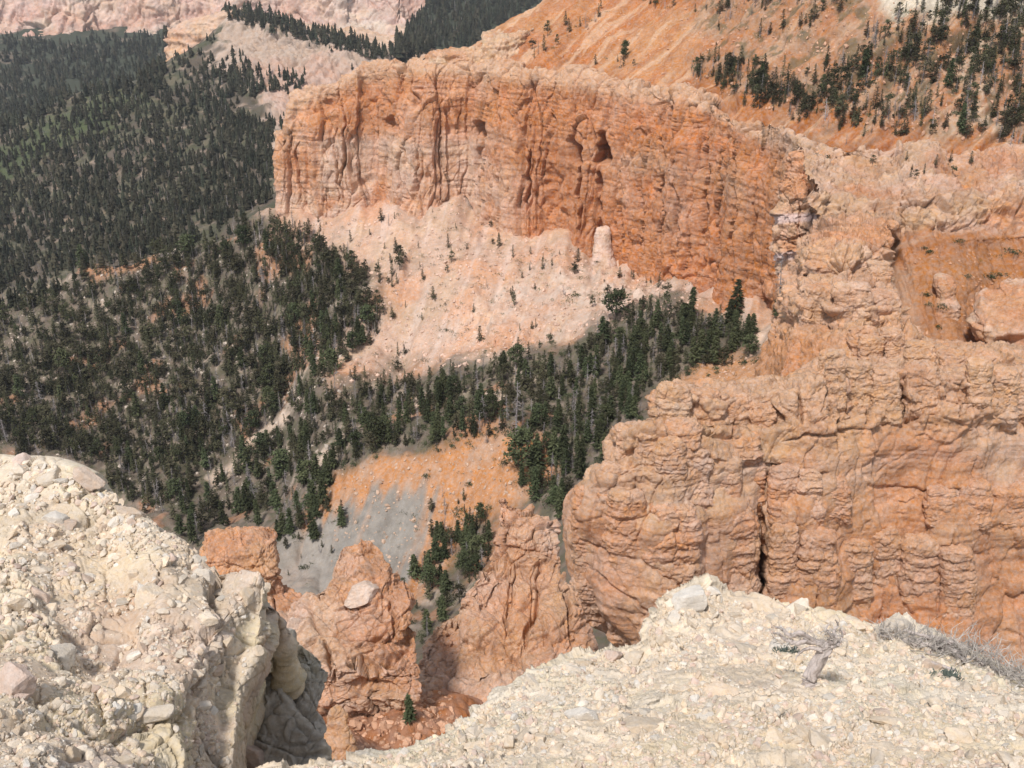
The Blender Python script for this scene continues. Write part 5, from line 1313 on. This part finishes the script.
def merge(lst, tpl_of, name, label, cat):
    Vs, Fs, Cs, off = [], [], [], 0
    for t in lst:
        parts = tpl_of(t)
        a_ = t['r'][0] * 6.28; ca, sa = math.cos(a_), math.sin(a_); w_ = (.65 + .8 * t['r'][1]) * t['H']
        for (V_, F_), colr in parts:
            Q = np.stack([(V_[:, 0] * ca - V_[:, 1] * sa) * w_, (V_[:, 0] * sa + V_[:, 1] * ca) * w_, V_[:, 2] * t['H']], -1) + t['p']
            Vs.append(Q); Fs.append(F_ + off); off += len(V_)
            Cs.append(np.tile(np.array(colr) * (.6 + .9 * t['r'][2] ** 1.5), (len(V_), 1)))
    me = mesh_np(name, np.concatenate(Vs), np.concatenate(Fs), M['stuff_tree'], np.concatenate(Cs), smooth=False)
    return tag(link(name, me), label, cat, kind='stuff')
def tl(t):
    far = t['d'] > 600
    A_ = VL if far else LO; tr, cr_ = A_[int(t['r'][3] * len(A_)) % len(A_)]
    g_ = (.060 + .018 * t['r'][1], .069, .033 + .008 * t['r'][1])
    return [(cr_, g_), (tr, (.12, .10, .085))] if not far else [(cr_, (.037 + .012 * t['r'][1], .043, .028))]
merge(live[300:], tl, 'forest', 'dense dark conifer forest covering the canyon slopes', 'forest')
def td(t):
    A_ = SN if t['d'] < 500 else SNL; tr, b_ = A_[int(t['r'][3] * len(A_)) % len(A_)]
    return [(tr, (.30, .27, .265)), (b_, (.28, .25, .245))]
merge(deadl[110:], td, 'dead_timber', 'grey dead timber mixed into the forest', 'dead timber')
def ts(t): return [(SHL[int(t['r'][3] * 5) % 5], (.070 + .03 * t['r'][1], .085 + .02 * t['r'][1], .042))]
merge(shr[290:], ts, 'undergrowth', 'low brush growing between the trees', 'undergrowth')
# debris lying on the bare slopes: small stones nobody could count
rd = np.random.RandomState(31); Vs, Fs, Cs, off = [], [], [], 0
for poly, n, cc, mn, mx in (([(300,225),(400,215),(470,195),(600,265),(740,300),(640,320),(560,345),(420,375),(330,385),(390,320),(345,262)], 2200, (.58,.41,.32), .25, 1.1),
        ([(335,470),(430,455),(545,436),(560,470),(470,520),(420,600),(330,600)], 700, (.48,.34,.25), .2, .9), ([(660,380),(770,345),(790,390),(680,420)], 200, (.55,.38,.28), .2, .8),
        ([(520,60),(620,5),(1060,-5),(1060,150),(800,120),(640,70)], 1500, (.50,.30,.20), .2, .9), ([(900,250),(1040,235),(1040,290),(900,370)], 200, (.50,.28,.17), .15, .6),
        ([(318,700),(450,690),(470,768),(310,768)], 900, (.52,.31,.20), .03, .35), ([(0,300),(260,230),(380,310),(330,500),(150,510),(0,460)], 1500, (.50,.42,.35), .3, 1.4)):
    xs = [p[0] for p in poly]; ys = [p[1] for p in poly]; x = rd.uniform(min(xs), max(xs), 4 * n); y = rd.uniform(min(ys), max(ys), 4 * n)
    m = np.where(poly_d(x, y, poly) > 0)[0][:n]
    for k in m:
        h_ = ray(x[k], y[k])
        if h_ is None or h_[0].name not in OKG or (h_[3] > 120) == (mx < .5): continue
        V_, F_ = T1[rd.randint(14)]; s_ = mn + (mx - mn) * rd.rand() ** 3
        Vs.append((V_ * s_) @ frame(h_[2], rd.uniform(0, 6), .4, rd).T + np.array(h_[1])); Fs.append(F_ + off); off += len(V_)
        Cs.append(np.tile(np.array(cc) * rd.uniform(.8, 1.25), (len(V_), 1)))
tag(link('slope_debris', mesh_np('slope_debris', np.concatenate(Vs), np.concatenate(Fs), M['gravel'], np.concatenate(Cs), smooth=False)), 'small stones strewn over the bare slopes', 'debris', kind='stuff')
log('trees')

# ================================================================== air
V = np.array([(x, y, z) for x in (-5000, 5000) for y in (-600, 8000) for z in (-420, 60)], float)
Fc = np.array([[0, 1, 3, 2], [4, 6, 7, 5], [0, 4, 5, 1], [2, 3, 7, 6], [0, 2, 6, 4], [1, 5, 7, 3]])
HAZE = True
if HAZE:
    hm = bpy.data.materials.new('haze'); hm.use_nodes = True; nt = hm.node_tree; nt.nodes.remove(nt.nodes['Principled BSDF'])
    pv = nt.nodes.new('ShaderNodeVolumePrincipled'); pv.inputs['Color'].default_value = (.80, .86, .95, 1); pv.inputs['Density'].default_value = .00006; pv.inputs['Anisotropy'].default_value = .2
    nt.links.new(pv.outputs[0], nt.nodes['Material Output'].inputs['Volume'])
    tag(link('haze', mesh_np('haze', V, Fc, hm, smooth=False)), 'thin bluish air over the whole canyon', 'haze', kind='stuff')
# ================================================================== camera, sun, sky
cam = bpy.data.cameras.new('camera'); co = bpy.data.objects.new('camera', cam); COL.objects.link(co)
cam.sensor_width = 36; cam.lens = 36.0 * F / 1024; cam.clip_start = .05; cam.clip_end = 20000
co.location = (0, 0, 0); co.rotation_euler = (math.pi / 2 - PITCH, 0, 0)
SC.camera = co
SUN_EL, SUN_AZ = 58.0, -152.0        # azimuth from +Y towards +X, where the sun stands
a, e = math.radians(SUN_AZ + 0), math.radians(SUN_EL)
sun_dir = Vector((math.sin(math.radians(SUN_AZ)) * math.cos(e), math.cos(math.radians(SUN_AZ)) * math.cos(e), math.sin(e)))
SUN_ROT = math.radians(SUN_AZ)
sl = bpy.data.lights.new('sun', 'SUN'); so = bpy.data.objects.new('sun', sl); COL.objects.link(so)
sl.energy = 2.8; sl.angle = math.radians(7.0); sl.color = (1.0, .945, .89)
so.rotation_euler = (-sun_dir).to_track_quat('-Z', 'Y').to_euler(); so.location = (0, 0, 200)
w = bpy.data.worlds.new('World'); SC.world = w; w.use_nodes = True
nt = w.node_tree; bg = nt.nodes['Background']
sky = nt.nodes.new('ShaderNodeTexSky'); sky.sky_type = 'NISHITA'; sky.sun_disc = False
sky.sun_elevation = e; sky.sun_rotation = SUN_ROT; sky.altitude = 2400; sky.dust_density = 2.5
hsv = nt.nodes.new('ShaderNodeHueSaturation'); hsv.inputs['Saturation'].default_value = .32   # thin high cloud whitens the sky
nt.links.new(sky.outputs[0], hsv.inputs['Color']); nt.links.new(hsv.outputs[0], bg.inputs[0]); bg.inputs[1].default_value = .14
SC.view_settings.view_transform = 'Standard'; SC.view_settings.look = 'None'; SC.view_settings.exposure = 0.40; SC.view_settings.gamma = 1
SC.cycles.max_bounces = 5; SC.cycles.diffuse_bounces = 3; SC.cycles.volume_bounces = 0
SC.cycles.use_denoising = True
log('done')
